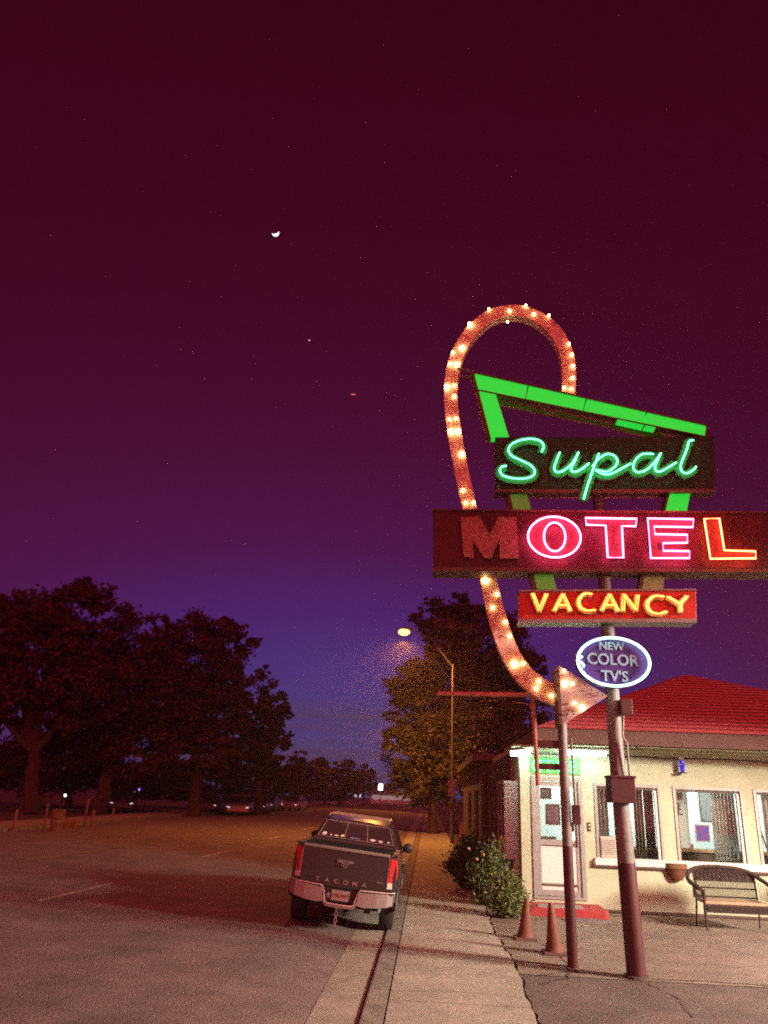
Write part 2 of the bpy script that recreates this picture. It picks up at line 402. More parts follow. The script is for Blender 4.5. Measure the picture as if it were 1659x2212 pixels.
# ================================================================== MOTEL SIGN
SA = radians(-2.0); SEX = Vector((cos(SA), sin(SA), 0)); SEZ = Vector((0,0,1)); SN = SEX.cross(SEZ)   # SN looks at the road users
SO = Vector((2.45, 10.30, 0))
def S(px, py, d=0):                            # point of the sign plane pushed back by d
    o = SO - SN*d; r = ray(px, py); c = Vector((0,0,CAMZ)); t = (o-c).dot(SN)/r.dot(SN); return c+r*t
def z1(x, y): return (905+x*.4543, 630.8+y*.4543)
def z2(x, y): return (905+x*.4543, 1069.7+y*.4543)
def z4(x, y): return ((1700+x/2.37)/1.823, (2000+y/2.37)/1.823)
def zo(x, y): return ((2220+x/4.147)/1.823, (2450+y/4.147)/1.823)
def slab(mb, px, d0, d1): 
    f = [S(*p, d0) for p in px]; b = [p - SN*(d1-d0) for p in f]; return mb.prism(f, b)
sign = thing('motel_sign', (2.48, 10.49, 0), 'tall neon motel sign with looping orange bulb arrow and red word panels on posts', 'neon sign')
# poles
def pole(mb, p, r):                            # square-ish steel post through the points
    mb.tube(p, r, 12)
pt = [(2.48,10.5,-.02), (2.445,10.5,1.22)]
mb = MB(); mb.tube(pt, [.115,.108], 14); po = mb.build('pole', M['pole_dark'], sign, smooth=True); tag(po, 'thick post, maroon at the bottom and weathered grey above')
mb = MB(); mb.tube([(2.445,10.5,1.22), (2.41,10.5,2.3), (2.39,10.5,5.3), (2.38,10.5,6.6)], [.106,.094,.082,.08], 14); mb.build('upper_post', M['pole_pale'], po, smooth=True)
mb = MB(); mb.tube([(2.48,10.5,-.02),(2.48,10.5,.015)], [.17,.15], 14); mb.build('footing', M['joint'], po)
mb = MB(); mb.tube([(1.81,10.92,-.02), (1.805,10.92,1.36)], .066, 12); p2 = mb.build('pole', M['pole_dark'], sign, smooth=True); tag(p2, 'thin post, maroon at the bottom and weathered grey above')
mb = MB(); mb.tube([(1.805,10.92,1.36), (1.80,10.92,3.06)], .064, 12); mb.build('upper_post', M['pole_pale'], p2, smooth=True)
mb = MB(); mb.tube([(1.925,10.9,1.35), (1.91,10.9,2.7)], .016, 6); mb.box((1.88,10.86,1.62), (1.98,10.93,1.86)); mb.build('conduit', M['pole_dark'], p2)
# junction boxes on the thick pole
q0, q1 = atY(1318,1678,10.33), atY(1374,1736,10.33)
mb = MB(); mb.box((q0.x,10.30,q1.z), (q1.x,10.62,q0.z)); mb.box((q0.x-.015,10.285,q0.z-.01), (q1.x+.015,10.62,q0.z+.02)); mb.build('junction_box', M['pole_dark'], sign, bevel=.006)
mb = MB(); mb.box((2.46,10.28,2.98), (2.60,10.44,3.17)); mb.build('junction_box', M['pole_dark'], sign, bevel=.006)
mb = MB(); mb.tube([(2.53,10.4,2.2),(2.52,10.37,2.62),(2.47,10.36,2.7),(2.5,10.37,3.0)], .014, 6); mb.build('conduit', M['pole_pale'], sign)
# word panel (MOTEL)
mb = MB(); slab(mb, [(936,1102),(1712,1108),(1712,1229),(936,1226)], 0, .30); wp = mb.build('word_panel', M['sign_panel'], sign, bevel=.01)
mb = MB(); slab(mb, [(934,1225),(1714,1229),(1714,1236),(934,1233)], -.05, .34); slab(mb, [(934,1099),(1714,1105),(1714,1108),(934,1102)], -.03, .34); mb.build('rim', M['rim'], wp)
BCEN = S(1324,1165)
def back_tubes(lines, tm, par, r, depth, closed=False):
    mb = MB()
    for P in lines: mb.tube([p-SEX*2*(p-BCEN).dot(SEX)-SN*depth for p in P], r, 6, closed=closed)
    mb.build('neon_tube', emat('neon_back_tube', (1,.07,.16), 75), par, smooth=True)
def seam(xs, y0, y1, d, par):
    for x in xs:
        mb = MB(); slab(mb, [(x-.9,y0),(x+.9,y0),(x+.9,y1),(x-.9,y1)], d-.006, d+.002); mb.build('seam_strip', M['rim'], par)
seam((1064,1322,1576), 1109, 1225, 0, wp)
def letter(poly, holes, tubes, name_, tubemat, par, face=M['letter_face'], d=-.045, td=-.105, r=.0105, closed=True, label=None):
    mb = MB()
    if holes is None: slab(mb, poly, d, 0.002)
    else:                                      # ring between two loops
        n = len(poly); f = [S(*p, d) for p in poly]; g = [S(*p, d) for p in holes]; fb = [p-SN*(-d) for p in f]; gb = [p-SN*(-d) for p in g]
        vs = f+g+fb+gb; fs = []
        for i in range(n):
            j = (i+1) % n; fs += [(i,j,n+j,n+i), (i,2*n+i,2*n+j,j), (n+i,n+j,3*n+j,3*n+i)]
        mb.add(vs, fs)
    o = mb.build(name_, face, par)
    if label: o['label'] = label
    if tubes:
        mb = MB()
        for t in tubes: mb.tube([S(*p, td) for p in t], r, 7, closed=closed)
        mb.build('neon_tube', tubemat, o, smooth=True); back_tubes([[S(*p, td) for p in t] for t in tubes], tubemat, o, r, .50, True)
    return o
Mp = [z4(*p) for p in ((275,85),(430,80),(545,255),(625,85),(780,85),(803,470),(640,472),(632,290),(548,465),(495,465),(385,300),(383,465),(300,450))]
# the M is a concave polygon: build it from convex pieces
mb = MB()
for pc in (((275,85),(430,80),(385,300),(383,465),(300,450)), ((430,80),(545,255),(548,465),(495,465),(385,300)), ((545,255),(625,85),(632,290),(548,465)), ((625,85),(780,85),(803,470),(640,472),(632,290))):
    slab(mb, [z4(*p) for p in pc], -.045, .002)
mo = mb.build('letter', mat('peeling_letter_face', (.50,.27,.23), .6, col2=(.26,.08,.07), vscale=18), wp); mo['label'] = 'unlit first letter with its dead tubing'
M['dead_tube'] = mat('dead_neon_tube', (.50,.25,.20), .3, var=.3, vscale=20)
mb = MB(); mb.tube([S(*p, -.10) for p in Mp], .0095, 6, closed=True); mb.build('neon_tube', M['dead_tube'], mo, smooth=True)
def ell(cx, cy, rx, ry, n=40, rot=0): return [(cx+rx*cos(a)*cos(rot)-ry*sin(a)*sin(rot), cy+rx*cos(a)*sin(rot)+ry*sin(a)*cos(rot)) for a in [2*pi*i/n for i in range(n)]]
oo = [z4(*p) for p in ell(1145,272,252,196,40,.08)]; oi = [z4(*p) for p in ell(1148,270,99,134,40,-.05)]
letter(oo, oi, [[z4(*p) for p in ell(1145,272,246,190,40,.08)], [z4(*p) for p in ell(1148,270,100,134,40,-.05)]], 'letter', M['neon_pink'], wp, label='second letter, round, in pink-white neon')
def inset(P, k=.0): return P
T_ = [z2(*p) for p in ((792,108),(1036,112),(1030,148),(965,146),(972,297),(898,296),(888,144),(796,140))]
mb_parts = lambda pcs: [[z2(*p) for p in q] for q in pcs]
def letter2(pcs, tube, tm, label):
    mb = MB()
    for pc in mb_parts(pcs): slab(mb, pc, -.045, .002)
    o = mb.build('letter', M['letter_face'], wp); o['label'] = label
    mb = MB(); mb.tube([S(*p, -.105) for p in tube], .0105, 7, closed=True); mb.build('neon_tube', tm, o, smooth=True); back_tubes([[S(*p, -.105) for p in tube]], tm, o, .0105, .50, True); return o
letter2([((792,108),(1036,112),(1030,148),(796,140)), ((888,143),(965,146),(972,297),(898,296))], T_, M['neon_pink'], 'third letter in pink-white neon')
letter2([((1088,110),(1120,111),(1140,300),(1103,299)), ((1118,111),(1306,114),(1302,152),(1122,150)), ((1125,185),(1276,188),(1276,226),(1130,226)), ((1135,264),(1286,266),(1287,299),(1139,300))],
        [z2(*p) for p in ((1088,110),(1306,114),(1302,152),(1118,149),(1122,185),(1276,188),(1276,226),(1160,228),(1162,264),(1286,266),(1287,299),(1103,299))], M['neon_pink'], 'fourth letter in pink-white neon')
letter2([((1357,110),(1428,110),(1452,262),(1460,300),(1386,302)), ((1452,262),(1600,267),(1602,300),(1458,301))],
        [z2(*p) for p in ((1357,112),(1428,110),(1452,262),(1600,267),(1602,300),(1386,302))], M['neon_orange'], 'last letter in orange-red neon')
# vacancy panel
mb = MB(); slab(mb, [z2(*p) for p in ((476,458),(1318,452),(1320,588),(478,590))], .04, .28); vp = mb.build('vacancy_panel', M['vac_panel'], sign, bevel=.008)
mb = MB(); slab(mb, [z2(*p) for p in ((474,588),(1322,586),(1322,604),(474,604))], -.01, .30); slab(mb, [z2(*p) for p in ((474,450),(1320,444),(1320,452),(474,458))], .0, .30); mb.build('rim', M['metal'], vp)
VL = [  # strokes, zoom-2 pixels
 [[(540,470),(572,552),(606,472)]],
 [[(642,552),(684,472),(718,552)], [(657,526),(706,526)]],
 [[(818,474),(790,470),(764,490),(758,515),(770,540),(800,552),(834,548)]],
 [[(868,550),(905,474),(944,552)], [(884,526),(930,526)]],
 [[(968,552),(972,474),(1030,550),(1038,478)]],
 [[(1160,486),(1120,482),(1088,505),(1084,535),(1104,560),(1140,566),(1174,556)]],
 [[(1180,486),(1238,520),(1272,482)], [(1240,520),(1242,556)]]]
for k, st in enumerate(VL):
    mb = MB(); mt = MB()
    for s_ in st:
        P = [S(*z2(*p), -.02) for p in s_]
        if k in (2, 5): P = smooth_pts(P, 4)
        for a, b in zip(P, P[1:]):
            t = (b-a).normalized(); u = SN.cross(t)*.036; a2 = a-t*.012; b2 = b+t*.012
            f = [a2+u, b2+u, b2-u, a2-u]; mb.prism(f, [p-SN*.062 for p in f])
        for off in (-.014, .014):
            mt.tube([p+SN*.045+SEX*off for p in P], .0075, 6)
    vo = mb.build('letter', mat('cream_letter_face', (.62,.42,.2), .6, var=.3, vscale=20), vp); mt.build('neon_tube', M['neon_yellow'], vo, smooth=True)
# name panel with script lettering
mb = MB(); slab(mb, [z1(*p) for p in ((362,690),(1404,686),(1412,934),(366,938))], .02, .26); npn = mb.build('name_panel', M['sign_brown'], sign, bevel=.008)
mb = MB(); slab(mb, [z1(*p) for p in ((360,938),(1414,934),(1414,944),(360,948))], .0, .28); mb.build('rim', M['rim'], npn)
SCRIPT = [
 [[(582,766),(592,738),(572,714),(532,705),(482,711),(440,731),(424,757),(440,785),(482,806),(526,828),(549,855),(540,880),(500,893),(448,892),(402,880),(384,858),(392,838),(416,833)]],
 [[(668,768),(652,808),(641,845),(656,863),(692,851),(730,815),(757,768),(738,812),(721,849),(740,862),(775,846),(806,820)]],
 [[(853,774),(836,820),(815,880),(795,940),(781,990)], [(822,836),(850,802),(890,777),(925,785),(941,811),(926,840),(888,860),(838,852),(872,872),(912,870),(960,846),(1004,822)]],
 [[(1112,777),(1062,777),(1027,804),(1015,840),(1035,863),(1080,851),(1120,811),(1147,772),(1127,815),(1119,849),(1140,861),(1180,841),(1220,816)]],
 [[(1302,712),(1281,716),(1270,752),(1254,792),(1240,832),(1245,858),(1270,868),(1300,852),(1313,836)]]]
for st in SCRIPT:
    mb = MB(); mt = MB()
    for s_ in st:
        P = smooth_pts([S(*z1(*p), -.03) for p in s_], 5); n = len(P); A = []; B = []
        for i, p in enumerate(P):
            t = (P[min(i+1,n-1)]-P[max(i-1,0)]).normalized(); u = SN.cross(t)*.062; A.append(p+u); B.append(p-u)
        mb.strip(A, B); A2 = [p-SN*.052 for p in A]; B2 = [p-SN*.052 for p in B]; mb.strip(A, A2); mb.strip(B, B2)
        mb.add([A[0],B[0],B2[0],A2[0],A[-1],B[-1],B2[-1],A2[-1]], [(0,1,2,3),(4,5,6,7)])
        mt.tube([p+SN*.05 for p in P], .0105, 7)
    lo = mb.build('script_letter', M['script_face'], npn); mt.build('neon_tube', M['neon_green'], lo, smooth=True)
seam((1180,1302,1424), 947, 1054, .02, npn)
# green frame: top beam in four lit panels, slanted legs
TB = [(262,382),(520,444),(796,508),(1082,572),(1376,636)]; BB = [(284,462),(506,506),(782,570),(1072,634),(1366,684)]
def qpx(a, b, s): return (a[0]+(b[0]-a[0])*s, a[1]+(b[1]-a[1])*s)
beam = None
for i in range(4):
    mb = MB(); g = .011
    slab(mb, [z1(*qpx(TB[i],TB[i+1],g)), z1(*qpx(TB[i],TB[i+1],1-g)), z1(*qpx(BB[i],BB[i+1],1-g)), z1(*qpx(BB[i],BB[i+1],g))], .12, .30)
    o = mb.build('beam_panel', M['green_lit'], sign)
mb = MB(); slab(mb, [z1(*p) for p in ((256,376),(1382,632),(1382,638),(260,384))], .10, .32); slab(mb, [z1(*p) for p in ((1366,636),(1380,636),(1372,686),(1360,684))], .11, .31)
slab(mb, [z1(*p) for p in ((284,462),(1366,684),(1360,688),(284,467))], .10, .31); mb.build('beam_rim', M['rim'], sign)
mb = MB(); slab(mb, [z1(*p) for p in ((370,484),(920,612),(915,640),(380,530))], .34, .42); slab(mb, [z1(*p) for p in ((920,618),(1250,688),(1090,690),(918,645))], .34, .40); mb.build('lower_beam', mat('weathered_olive_paint', (.22,.19,.09), .7, var=.4, vscale=6), sign)
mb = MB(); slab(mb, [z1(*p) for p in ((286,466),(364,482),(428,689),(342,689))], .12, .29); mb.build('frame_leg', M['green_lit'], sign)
mb = MB(); slab(mb, [z1(*p) for p in ((246,376),(262,384),(342,692),(322,692))], .10, .32); mb.build('leg_rim', M['rim'], sign)
def leg(px, m, rim):
    mb = MB(); slab(mb, px, .12, .27); o = mb.build('frame_leg', m, sign)
    mb = MB(); slab(mb, rim, .10, .30); mb.build('leg_rim', M['rim'], o)
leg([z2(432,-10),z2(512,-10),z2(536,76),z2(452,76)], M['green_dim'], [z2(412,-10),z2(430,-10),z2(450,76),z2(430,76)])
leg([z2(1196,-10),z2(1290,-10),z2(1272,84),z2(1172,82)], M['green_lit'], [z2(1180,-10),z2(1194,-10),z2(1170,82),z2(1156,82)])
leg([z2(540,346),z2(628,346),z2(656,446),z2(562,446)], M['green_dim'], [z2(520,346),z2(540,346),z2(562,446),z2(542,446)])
leg([z2(1078,352),z2(1176,352),z2(1158,452),z2(1060,452)], M['green_pale'], [z2(1062,352),z2(1078,352),z2(1060,452),z2(1042,452)])
mb = MB(); 
for a, b in (((185,362),(258,378)), ((190,398),(250,408))): mb.tube([S(*z1(*a),.3), S(*z1(*b),.2)], .018, 6)
mb.build('brace', M['rim'], sign)
# looping band: centre line and half width in metres
BC = [z1(*p) for p in ((710,520),(712,480),(715,400),(710,330),(692,262),(656,196),(608,146),(550,110),(490,90),(430,87),(370,98),(310,130),(256,178),(213,238),(181,302),(161,372),(152,450),(153,530),(160,605),(172,685),(187,770),(205,860),(222,940),(240,1020),(258,1100))]
BC += [z2(*p) for p in ((285,180),(302,260),(318,340),(335,420),(353,500),(374,580),(398,660),(428,738),(466,806),(516,866),(576,914),(640,944),(690,962))]
P = smooth_pts([S(*p, .31) for p in BC], 5); n = len(P); A = []; B = []
for i, p in enumerate(P):
    t = (P[min(i+1,n-1)]-P[max(i-1,0)]).normalized(); w_ = .105+.035*max(0, (i-n*.62)/(n*.38)); u = SN.cross(t)*w_; A.append(p+u); B.append(p-u)
D = .17; A2 = [p-SN*D for p in A]; B2 = [p-SN*D for p in B]
mb = MB(); mb.strip(A, B); mb.strip(A2, A); mb.strip(B, B2); mb.strip(B2, A2); mb.add([A[0],B[0],B2[0],A2[0],A[-1],B[-1],B2[-1],A2[-1]], [(0,1,2,3),(4,5,6,7)])
band_o = mb.build('arrow_band', M['band'], sign)
LIT1 = [(332,85),(430,92),(508,68),(546,108),(618,115),(421,147),(241,157),(206,269),(714,250),(732,355),(730,411),(690,457),(724,463),(180,347),(147,345),(133,453),(169,447),(168,498),(152,664),(186,664),(205,772),(209,945),(222,1003),(260,1003),(145,607),(178,605),(726,300),(160,290)]
LIT2 = [(298,345),(333,345),(315,407),(371,471),(351,536),(411,604),(432,670),(453,803),(495,801),(570,886),(557,919),(629,955)]
def bulb(mb, p, r): mb.ball(p+SN*.03, r, 8, 5)
for k, (x, y) in enumerate([z1(*q) for q in LIT1]+[z2(*q) for q in LIT2]):
    big = (x, y) in [z1(*q) for q in ((241,157),(206,269),(180,347),(133,453),(152,664),(186,664),(205,772))]+[z2(*q) for q in ((315,407),(453,803),(222,1003))]
    mb = MB(); bulb(mb, S(x, y, .31), .032 if big else .017); mb.build('bulb', M['bulb'], band_o)
for i in range(10, n-8, 9):
    for sg in (-1, 1):
        if rnd.random() < .55: continue
        p = P[i]+(A[i]-P[i])*.62*sg; mb = MB(); bulb(mb, p, .016); mb.build('dead_bulb', M['bulb_off'], band_o)
mb = MB(); slab(mb, [z2(*p) for p in ((666,810),(898,955),(682,1092))], -.02, .44); ah = mb.build('arrowhead', mat('arrowhead_paint', (.50,.38,.40), .6, col2=(.30,.20,.19), vscale=5), sign)
mb = MB(); slab(mb, [z2(*p) for p in ((652,816),(664,810),(681,1092),(668,1086))], -.03, .46); mb.build('arrowhead_edge', M['rim'], ah)
for q in ((690,835),(693,895),(729,896),(737,988),(775,1012)):
    mb = MB(); bulb(mb, S(*z2(*q), -.02), .034 if q[0] in (693,775) else .017); mb.build('bulb', M['bulb'], ah)
for q in ((715,852),(760,890),(790,905),(820,925),(850,940),(872,950),(705,1040),(735,1040),(840,980)):
    mb = MB(); bulb(mb, S(*z2(*q), -.02), .015); mb.build('dead_bulb', M['bulb_off'], ah)
# oval television badge
cxo, cyo, rxo, ryo, rot = 815, 648, 612, 412, .10
mb = MB(); f = [S(*zo(*p), .0) for p in ell(cxo,cyo,rxo,ryo,48,rot)]; mb.prism(f, [p-SN*.16 for p in f]); bo = mb.build('oval_badge', M['badge'], sign)
mb = MB(); a_ = [2*pi*i/64 for i in range(64)]
ring = [(cxo+(rxo-22)*cos(a)*cos(rot)-(ryo-20)*sin(a)*sin(rot), cyo+(rxo-22)*cos(a)*sin(rot)+(ryo-20)*sin(a)*cos(rot)) for a in [pi+.02+2*pi*i/70*.99 for i in range(71)]]
mb.tube([S(*zo(*p), -.05) for p in ring], .017, 8); mb.tube([S(*zo(*p), -.05) for p in ((222,590),(265,578),(305,560))], .014, 7); mb.tube([S(*zo(*p), -.05) for p in ((250,640),(285,650),(325,700),(322,735))], .014, 7)
mb.build('neon_ring', M['neon_white'], bo, smooth=True)
for txt, (cx_, cy_), hpx, wsc in (('NEW',(778,398),118,1.02), ('COLOR',(796,620),178,.93), ("TV'S",(835,890),168,.98)):
    c_ = S(*zo(cx_, cy_), -.008); h = (S(*zo(cx_,cy_-hpx/2))-S(*zo(cx_,cy_+hpx/2))).length
    er = (SEX*cos(-.03)+SEZ*sin(-.03)); text_mb(txt, h/.70, c_, er, SEZ, .012, font_w=wsc, off=.004).build('lettering', M['badge_letter'], bo)
# pipe bracket on the thin pole
g = lambda x, y: atY(x, y, 10.92)
mb = MB(); mb.tube([g(945,1498), g(1140,1501), g(1150,1507), g(1154,1560), g(1158,1620), g(1162,1697)], .030, 8); br = mb.build('pipe_bracket', M['rust_pipe'], sign, smooth=True)
mb = MB(); a = g(1158,1607); mb.box((a.x,10.90,a.z-.05), (1.81,10.95,a.z+.05)); a = g(1160,1655); mb.box((a.x,10.90,a.z-.04), (1.81,10.95,a.z+.04)); mb.build('crossbar', M['pole_dark'], br)
mb = MB(); mb.tube([g(1115,1518), g(1132,1518), g(1144,1524), g(1152,1540)], .008, 5)
for k in range(5): mb.tube([g(1163+k*9,1606), g(1168+k*11,1596+(k % 2)*7)], .011, 5)
mb.build('cut_wires', M['rust_pipe'], br)

# ================================================================== MOTEL OFFICE
OY = 16.15; XR = 10.2; OB = 21.6; XL = 1.80; ZT = 2.86
off = thing('motel_office', (XL, OY, 0), 'cream motel office with red shingled hip roof, glazed door and big windows', 'building')
WIN = [(3.22,4.49), (4.73,6.05), (6.25,7.56), (7.8,9.1)]; WZ0, WZ1 = .90, 2.26; DX0, DX1, DZ0, DZ1 = 2.01, 3.0, .17, 2.35
mb = MB(); T = .16
def wb(x0, x1, z0, z1, y0=OY, y1=OY+T): mb.box((x0,y0,z0), (x1,y1,z1))
wb(XL, DX0, 0, ZT); wb(DX0, DX1, 0, DZ0); wb(DX0, DX1, DZ1, ZT); wb(DX1, WIN[0][0], 0, ZT)
for i, (a, b) in enumerate(WIN):
    wb(a, b, 0, WZ0); wb(a, b, WZ1, ZT); wb(b, WIN[i+1][0] if i < 3 else XR, 0, ZT)
# side wall with window opening y 16.75-18.1
SY0, SY1 = 16.62, 18.05
mb.box((XL, OY+T, 0), (XL+T, SY0, ZT)); mb.box((XL, SY0, 0), (XL+T, SY1, .92)); mb.box((XL, SY0, 2.20), (XL+T, SY1, ZT)); mb.box((XL, SY1, 0), (XL+T, OB, ZT))
mb.box((XL+T, OB-T, 0), (XR, OB, ZT)); mb.box((XR, OY, 0), (XR+T, OB, ZT))
mb.build('wall', M['stucco'], off)
# room: floor, ceiling, back wall facing
mb = MB(); mb.box((XL+T,OY+T,.12), (XR,OB-T,.15)); mb.build('floor', M['roomfloor'], off)
mb = MB(); mb.box((XL+T+.002,OY+T,2.55), (XR,OB-T,2.60)); mb.build('ceiling', M['roomwall'], off)
PWY = 18.6
mb = MB(); mb.box((XL+T+.002,PWY,.15), (XR,PWY+.08,2.55)); mb.build('partition', M['roomwall'], off)
for x0 in (2.2, 4.6, 7.2):
    mb = MB(); mb.box((x0,17.3,2.50), (x0+1.3,17.55,2.548)); mb.build('ceiling_light', M['room_light'], off)
    lamp('room_lamp', 'POINT', (x0+.65,17.2,2.40), 170, (.86,1,.93), .07)
# windows
def window(x0, x1, z0, z1, nd=0):
    mb = MB(); f = .055; y0 = OY-.02; y1 = OY+.10
    mb.box((x0,y0,z0), (x0+f,y1,z1)); mb.box((x1-f,y0,z0), (x1,y1,z1)); mb.box((x0+f,y0,z1-f),(x1-f,y1,z1)); mb.box((x0+f,y0,z0),(x1-f,y1,z0+f*.6))
    w = mb.build('window', M['trim'], off, bevel=.004)
    mb = MB(); mb.box((x0+f,y0+.03,z1-f-.045),(x1-f,y1-.01,z1-f-.005)); mb.box((x0+f-.012,y0+.03,z0+f*.6),(x0+f+.02,y1-.02,z1-f-.05)); mb.box((x1-f-.02,y0+.03,z0+f*.6),(x1-f+.012,y1-.02,z1-f-.05)); mb.build('sash', M['darktrim'], w)
    mb = MB(); mb.box((x0+f,OY+.05,z0+.03), (x1-f,OY+.056,z1-f)); mb.build('pane', M['glass'], w)
    if nd:
        mb = MB(); mb.box((x1-f-.06,y0+.02,z0+.035),(x1-f-.02,y1-.03,z1-f-.05)); mb.build('bright_stile', M['white'], w)
    return w
ws = [window(a, b, WZ0, WZ1, 1) for a, b in WIN]
mb = MB(); mb.box((3.16,OY-.10,.80), (9.2,OY-.003,.895)); mb.box((3.18,OY-.075,.895), (9.18,OY-.003,.925)); mb.build('sill', M['white'], off, bevel=.01)
mb = MB(); mb.box((3.14,OY-.085,.765), (9.22,OY-.003,.797)); mb.build('sill_moulding', M['darktrim'], off)
# side window with a deep frame, sill and low ledge
X0 = XL-.28; mb = MB()
mb.box((X0,SY0-.05,.86),(XL-.003,SY0,2.25)); mb.box((X0,SY1,.86),(XL-.003,SY1+.05,2.25)); mb.box((X0,SY0,2.2),(XL-.003,SY1,2.25)); mb.box((X0-.04,SY0-.08,.80),(XL-.003,SY1+.08,.86)); mb.box((X0,17.3,.86),(X0+.04,17.35,2.2))
for k in range(4): mb.box((X0+.02+k*.068,SY0-.075,.90),(X0+.045+k*.068,SY0-.052,2.2))
sw = mb.build('window', mat('pale_grey_paint', (.62,.64,.62), .6, var=.15, vscale=6), off); mb = MB(); mb.box((X0+.01,SY0,.86),(X0+.016,SY1,2.2)); mb.build('pane', M['glass'], sw)
mb = MB(); mb.box((X0+.10,SY0,.87),(X0+.12,SY1,2.19)); mb.build('blind', M['curtain'], sw)
mb = MB(); mb.box((XL-.13,16.42,-.03),(XL-.003,18.12,.79)); mb.build('bay_base', M['stucco'], off)
# door
dr = None
mb = MB(); f = .085; y0 = OY-.03; y1 = OY+.12
mb.box((DX0,y0,DZ0),(DX0+f,y1,DZ1)); mb.box((DX1-f,y0,DZ0),(DX1,y1,DZ1)); mb.box((DX0+f,y0,DZ1-.09),(DX1-f,y1,DZ1)); mb.box((DX0+f,y0,DZ0),(DX1-f,y1,DZ0+.05))
dr = mb.build('door_frame', M['trim'], off, bevel=.005)
a, b = DX0+f+.004, DX1-f-.004
mb = MB(); s_ = .075; mb.box((a,OY,.23),(a+s_,OY+.05,2.25)); mb.box((b-s_,OY,.23),(b,OY+.05,2.25)); mb.box((a+s_,OY,2.17),(b-s_,OY+.05,2.25)); mb.box((a+s_,OY,1.10),(b-s_,OY+.05,1.20)); mb.box((a+s_,OY,.23),(b-s_,OY+.05,.33)); mb.box((a+s_,OY,.42),(b-s_,OY+.04,.45))
dd = mb.build('door', M['trim'], off, bevel=.004)
mb = MB(); mb.box((a+s_,OY+.015,.45),(b-s_,OY+.035,1.10)); mb.box((a+s_,OY+.015,.33),(b-s_,OY+.03,.42)); mb.build('lower_panel', M['white'], dd)
mb = MB(); mb.box((a+s_,OY+.02,1.20),(b-s_,OY+.026,2.17)); mb.build('pane', M['glass'], dd)
mb = MB(); mb.box((a+s_-.01,OY-.01,.40),(b-s_+.01,OY-.003,.425)); mb.build('threshold_strip', M['darktrim'], dd); mb = MB(); mb.box((a+s_-.01,OY-.01,1.09),(b-s_+.01,OY-.003,1.105)); mb.build('rail_strip', M['darktrim'], dd)
mb = MB(); mb.tube([(b-.05,OY-.005,1.15),(b-.05,OY-.06,1.15),(b-.13,OY-.06,1.15)], .012, 8); mb.box((b-.075,OY-.012,1.08),(b-.03,OY-.002,1.24)); mb.build('handle', M['chrome'], dd)
# roof: hip with courses of shingles; soffit, fascia
EY, EX = 15.22, 1.98; EZ = 3.19; RY = 20.6; RZ = 5.10; RX0 = 6.58; RX1 = 6.66; ERX = 11.4; EBY = 26
def hip_face(mb, p0, p1, q0, q1, n=20):         # eave p0->p1 rising to ridge q0->q1, small step at each course
    p0, p1, q0, q1 = map(Vector, (p0,p1,q0,q1)); nn = (p1-p0).cross(q0-p0).normalized()
    if nn.z < 0: nn = -nn
    for i in range(n):
        s0, s1 = i/n, (i+1)/n; h0 = nn*.022
        a, b, c, d = p0.lerp(q0,s0)+h0, p1.lerp(q1,s0)+h0, p1.lerp(q1,s1), p0.lerp(q0,s1)
        e, f_ = p0.lerp(q0,s0), p1.lerp(q1,s0)
        mb.cur = 0; mb.add([a,b,c,d], [(0,1,2,3)]); mb.cur = 1; mb.add([e,f_,b,a], [(0,1,2,3)]); mb.cur = 0
mb = MB(); c0, c1, c2, c3 = (EX,EY,EZ), (ERX,EY,EZ), (ERX,EBY,EZ), (EX,EBY,EZ); r0, r1 = (RX0,RY,RZ), (RX1,RY,RZ)
hip_face(mb, c0, c1, r0, r1); hip_face(mb, c3, c0, r0, r0); hip_face(mb, c1, c2, r1, r1); hip_face(mb, c2, c3, r1, r0)
mb.build('roof', [M['shingle'], mat('shingle_shade_line', (.16,.025,.025), .9)], off)  # course risers coloured dark, painting in the shade line under each row
mb = MB(); mb.box((EX+.02,EY+.02,2.93),(ERX,EY+.10,EZ-.004)); mb.box((EX+.02,EY+.10,2.93),(EX+.10,OB,EZ-.004)); mb.build('fascia', M['fascia'], off)
mb = MB(); mb.box((EX+.04,EY+.12,2.90),(ERX,OY+.4,2.926)); mb.build('soffit', M['stucco'], off)
mb = MB(); mb.box((1.70,15.98,2.80),(XR,OY-.002,2.90)); mb.box((1.70,OY+.002,2.80),(XL-.002,OB,2.90)); mb.box((1.62,15.62,2.862),(XR,16.02,2.898)); mb.build('eave_board', M['stucco'], off)
# cable along the wall
mb = MB(); xs = [1.85+.25*i for i in range(31)]; mb.tube([(x,OY-.02,2.775-.012*sin(x*3.1)-.01*sin(x*7)) for x in xs], .012, 6); mb.build('cable', M['darktrim'], off)
mb = MB(); mb.box((1.78,OY-.006,.0),(XR,OY-.002,.045)); mb.build('skirting', M['siding'], off)
# red painted step
mb = MB(); st = [(1.84,15.30),(3.12,15.22),(3.20,15.30),(3.20,16.13),(1.84,16.13)]; mb.prism([Vector((*p,-.02)) for p in st], [Vector((*p,.12)) for p in st]); mb.build('step', M['redstep'], off, bevel=.012)

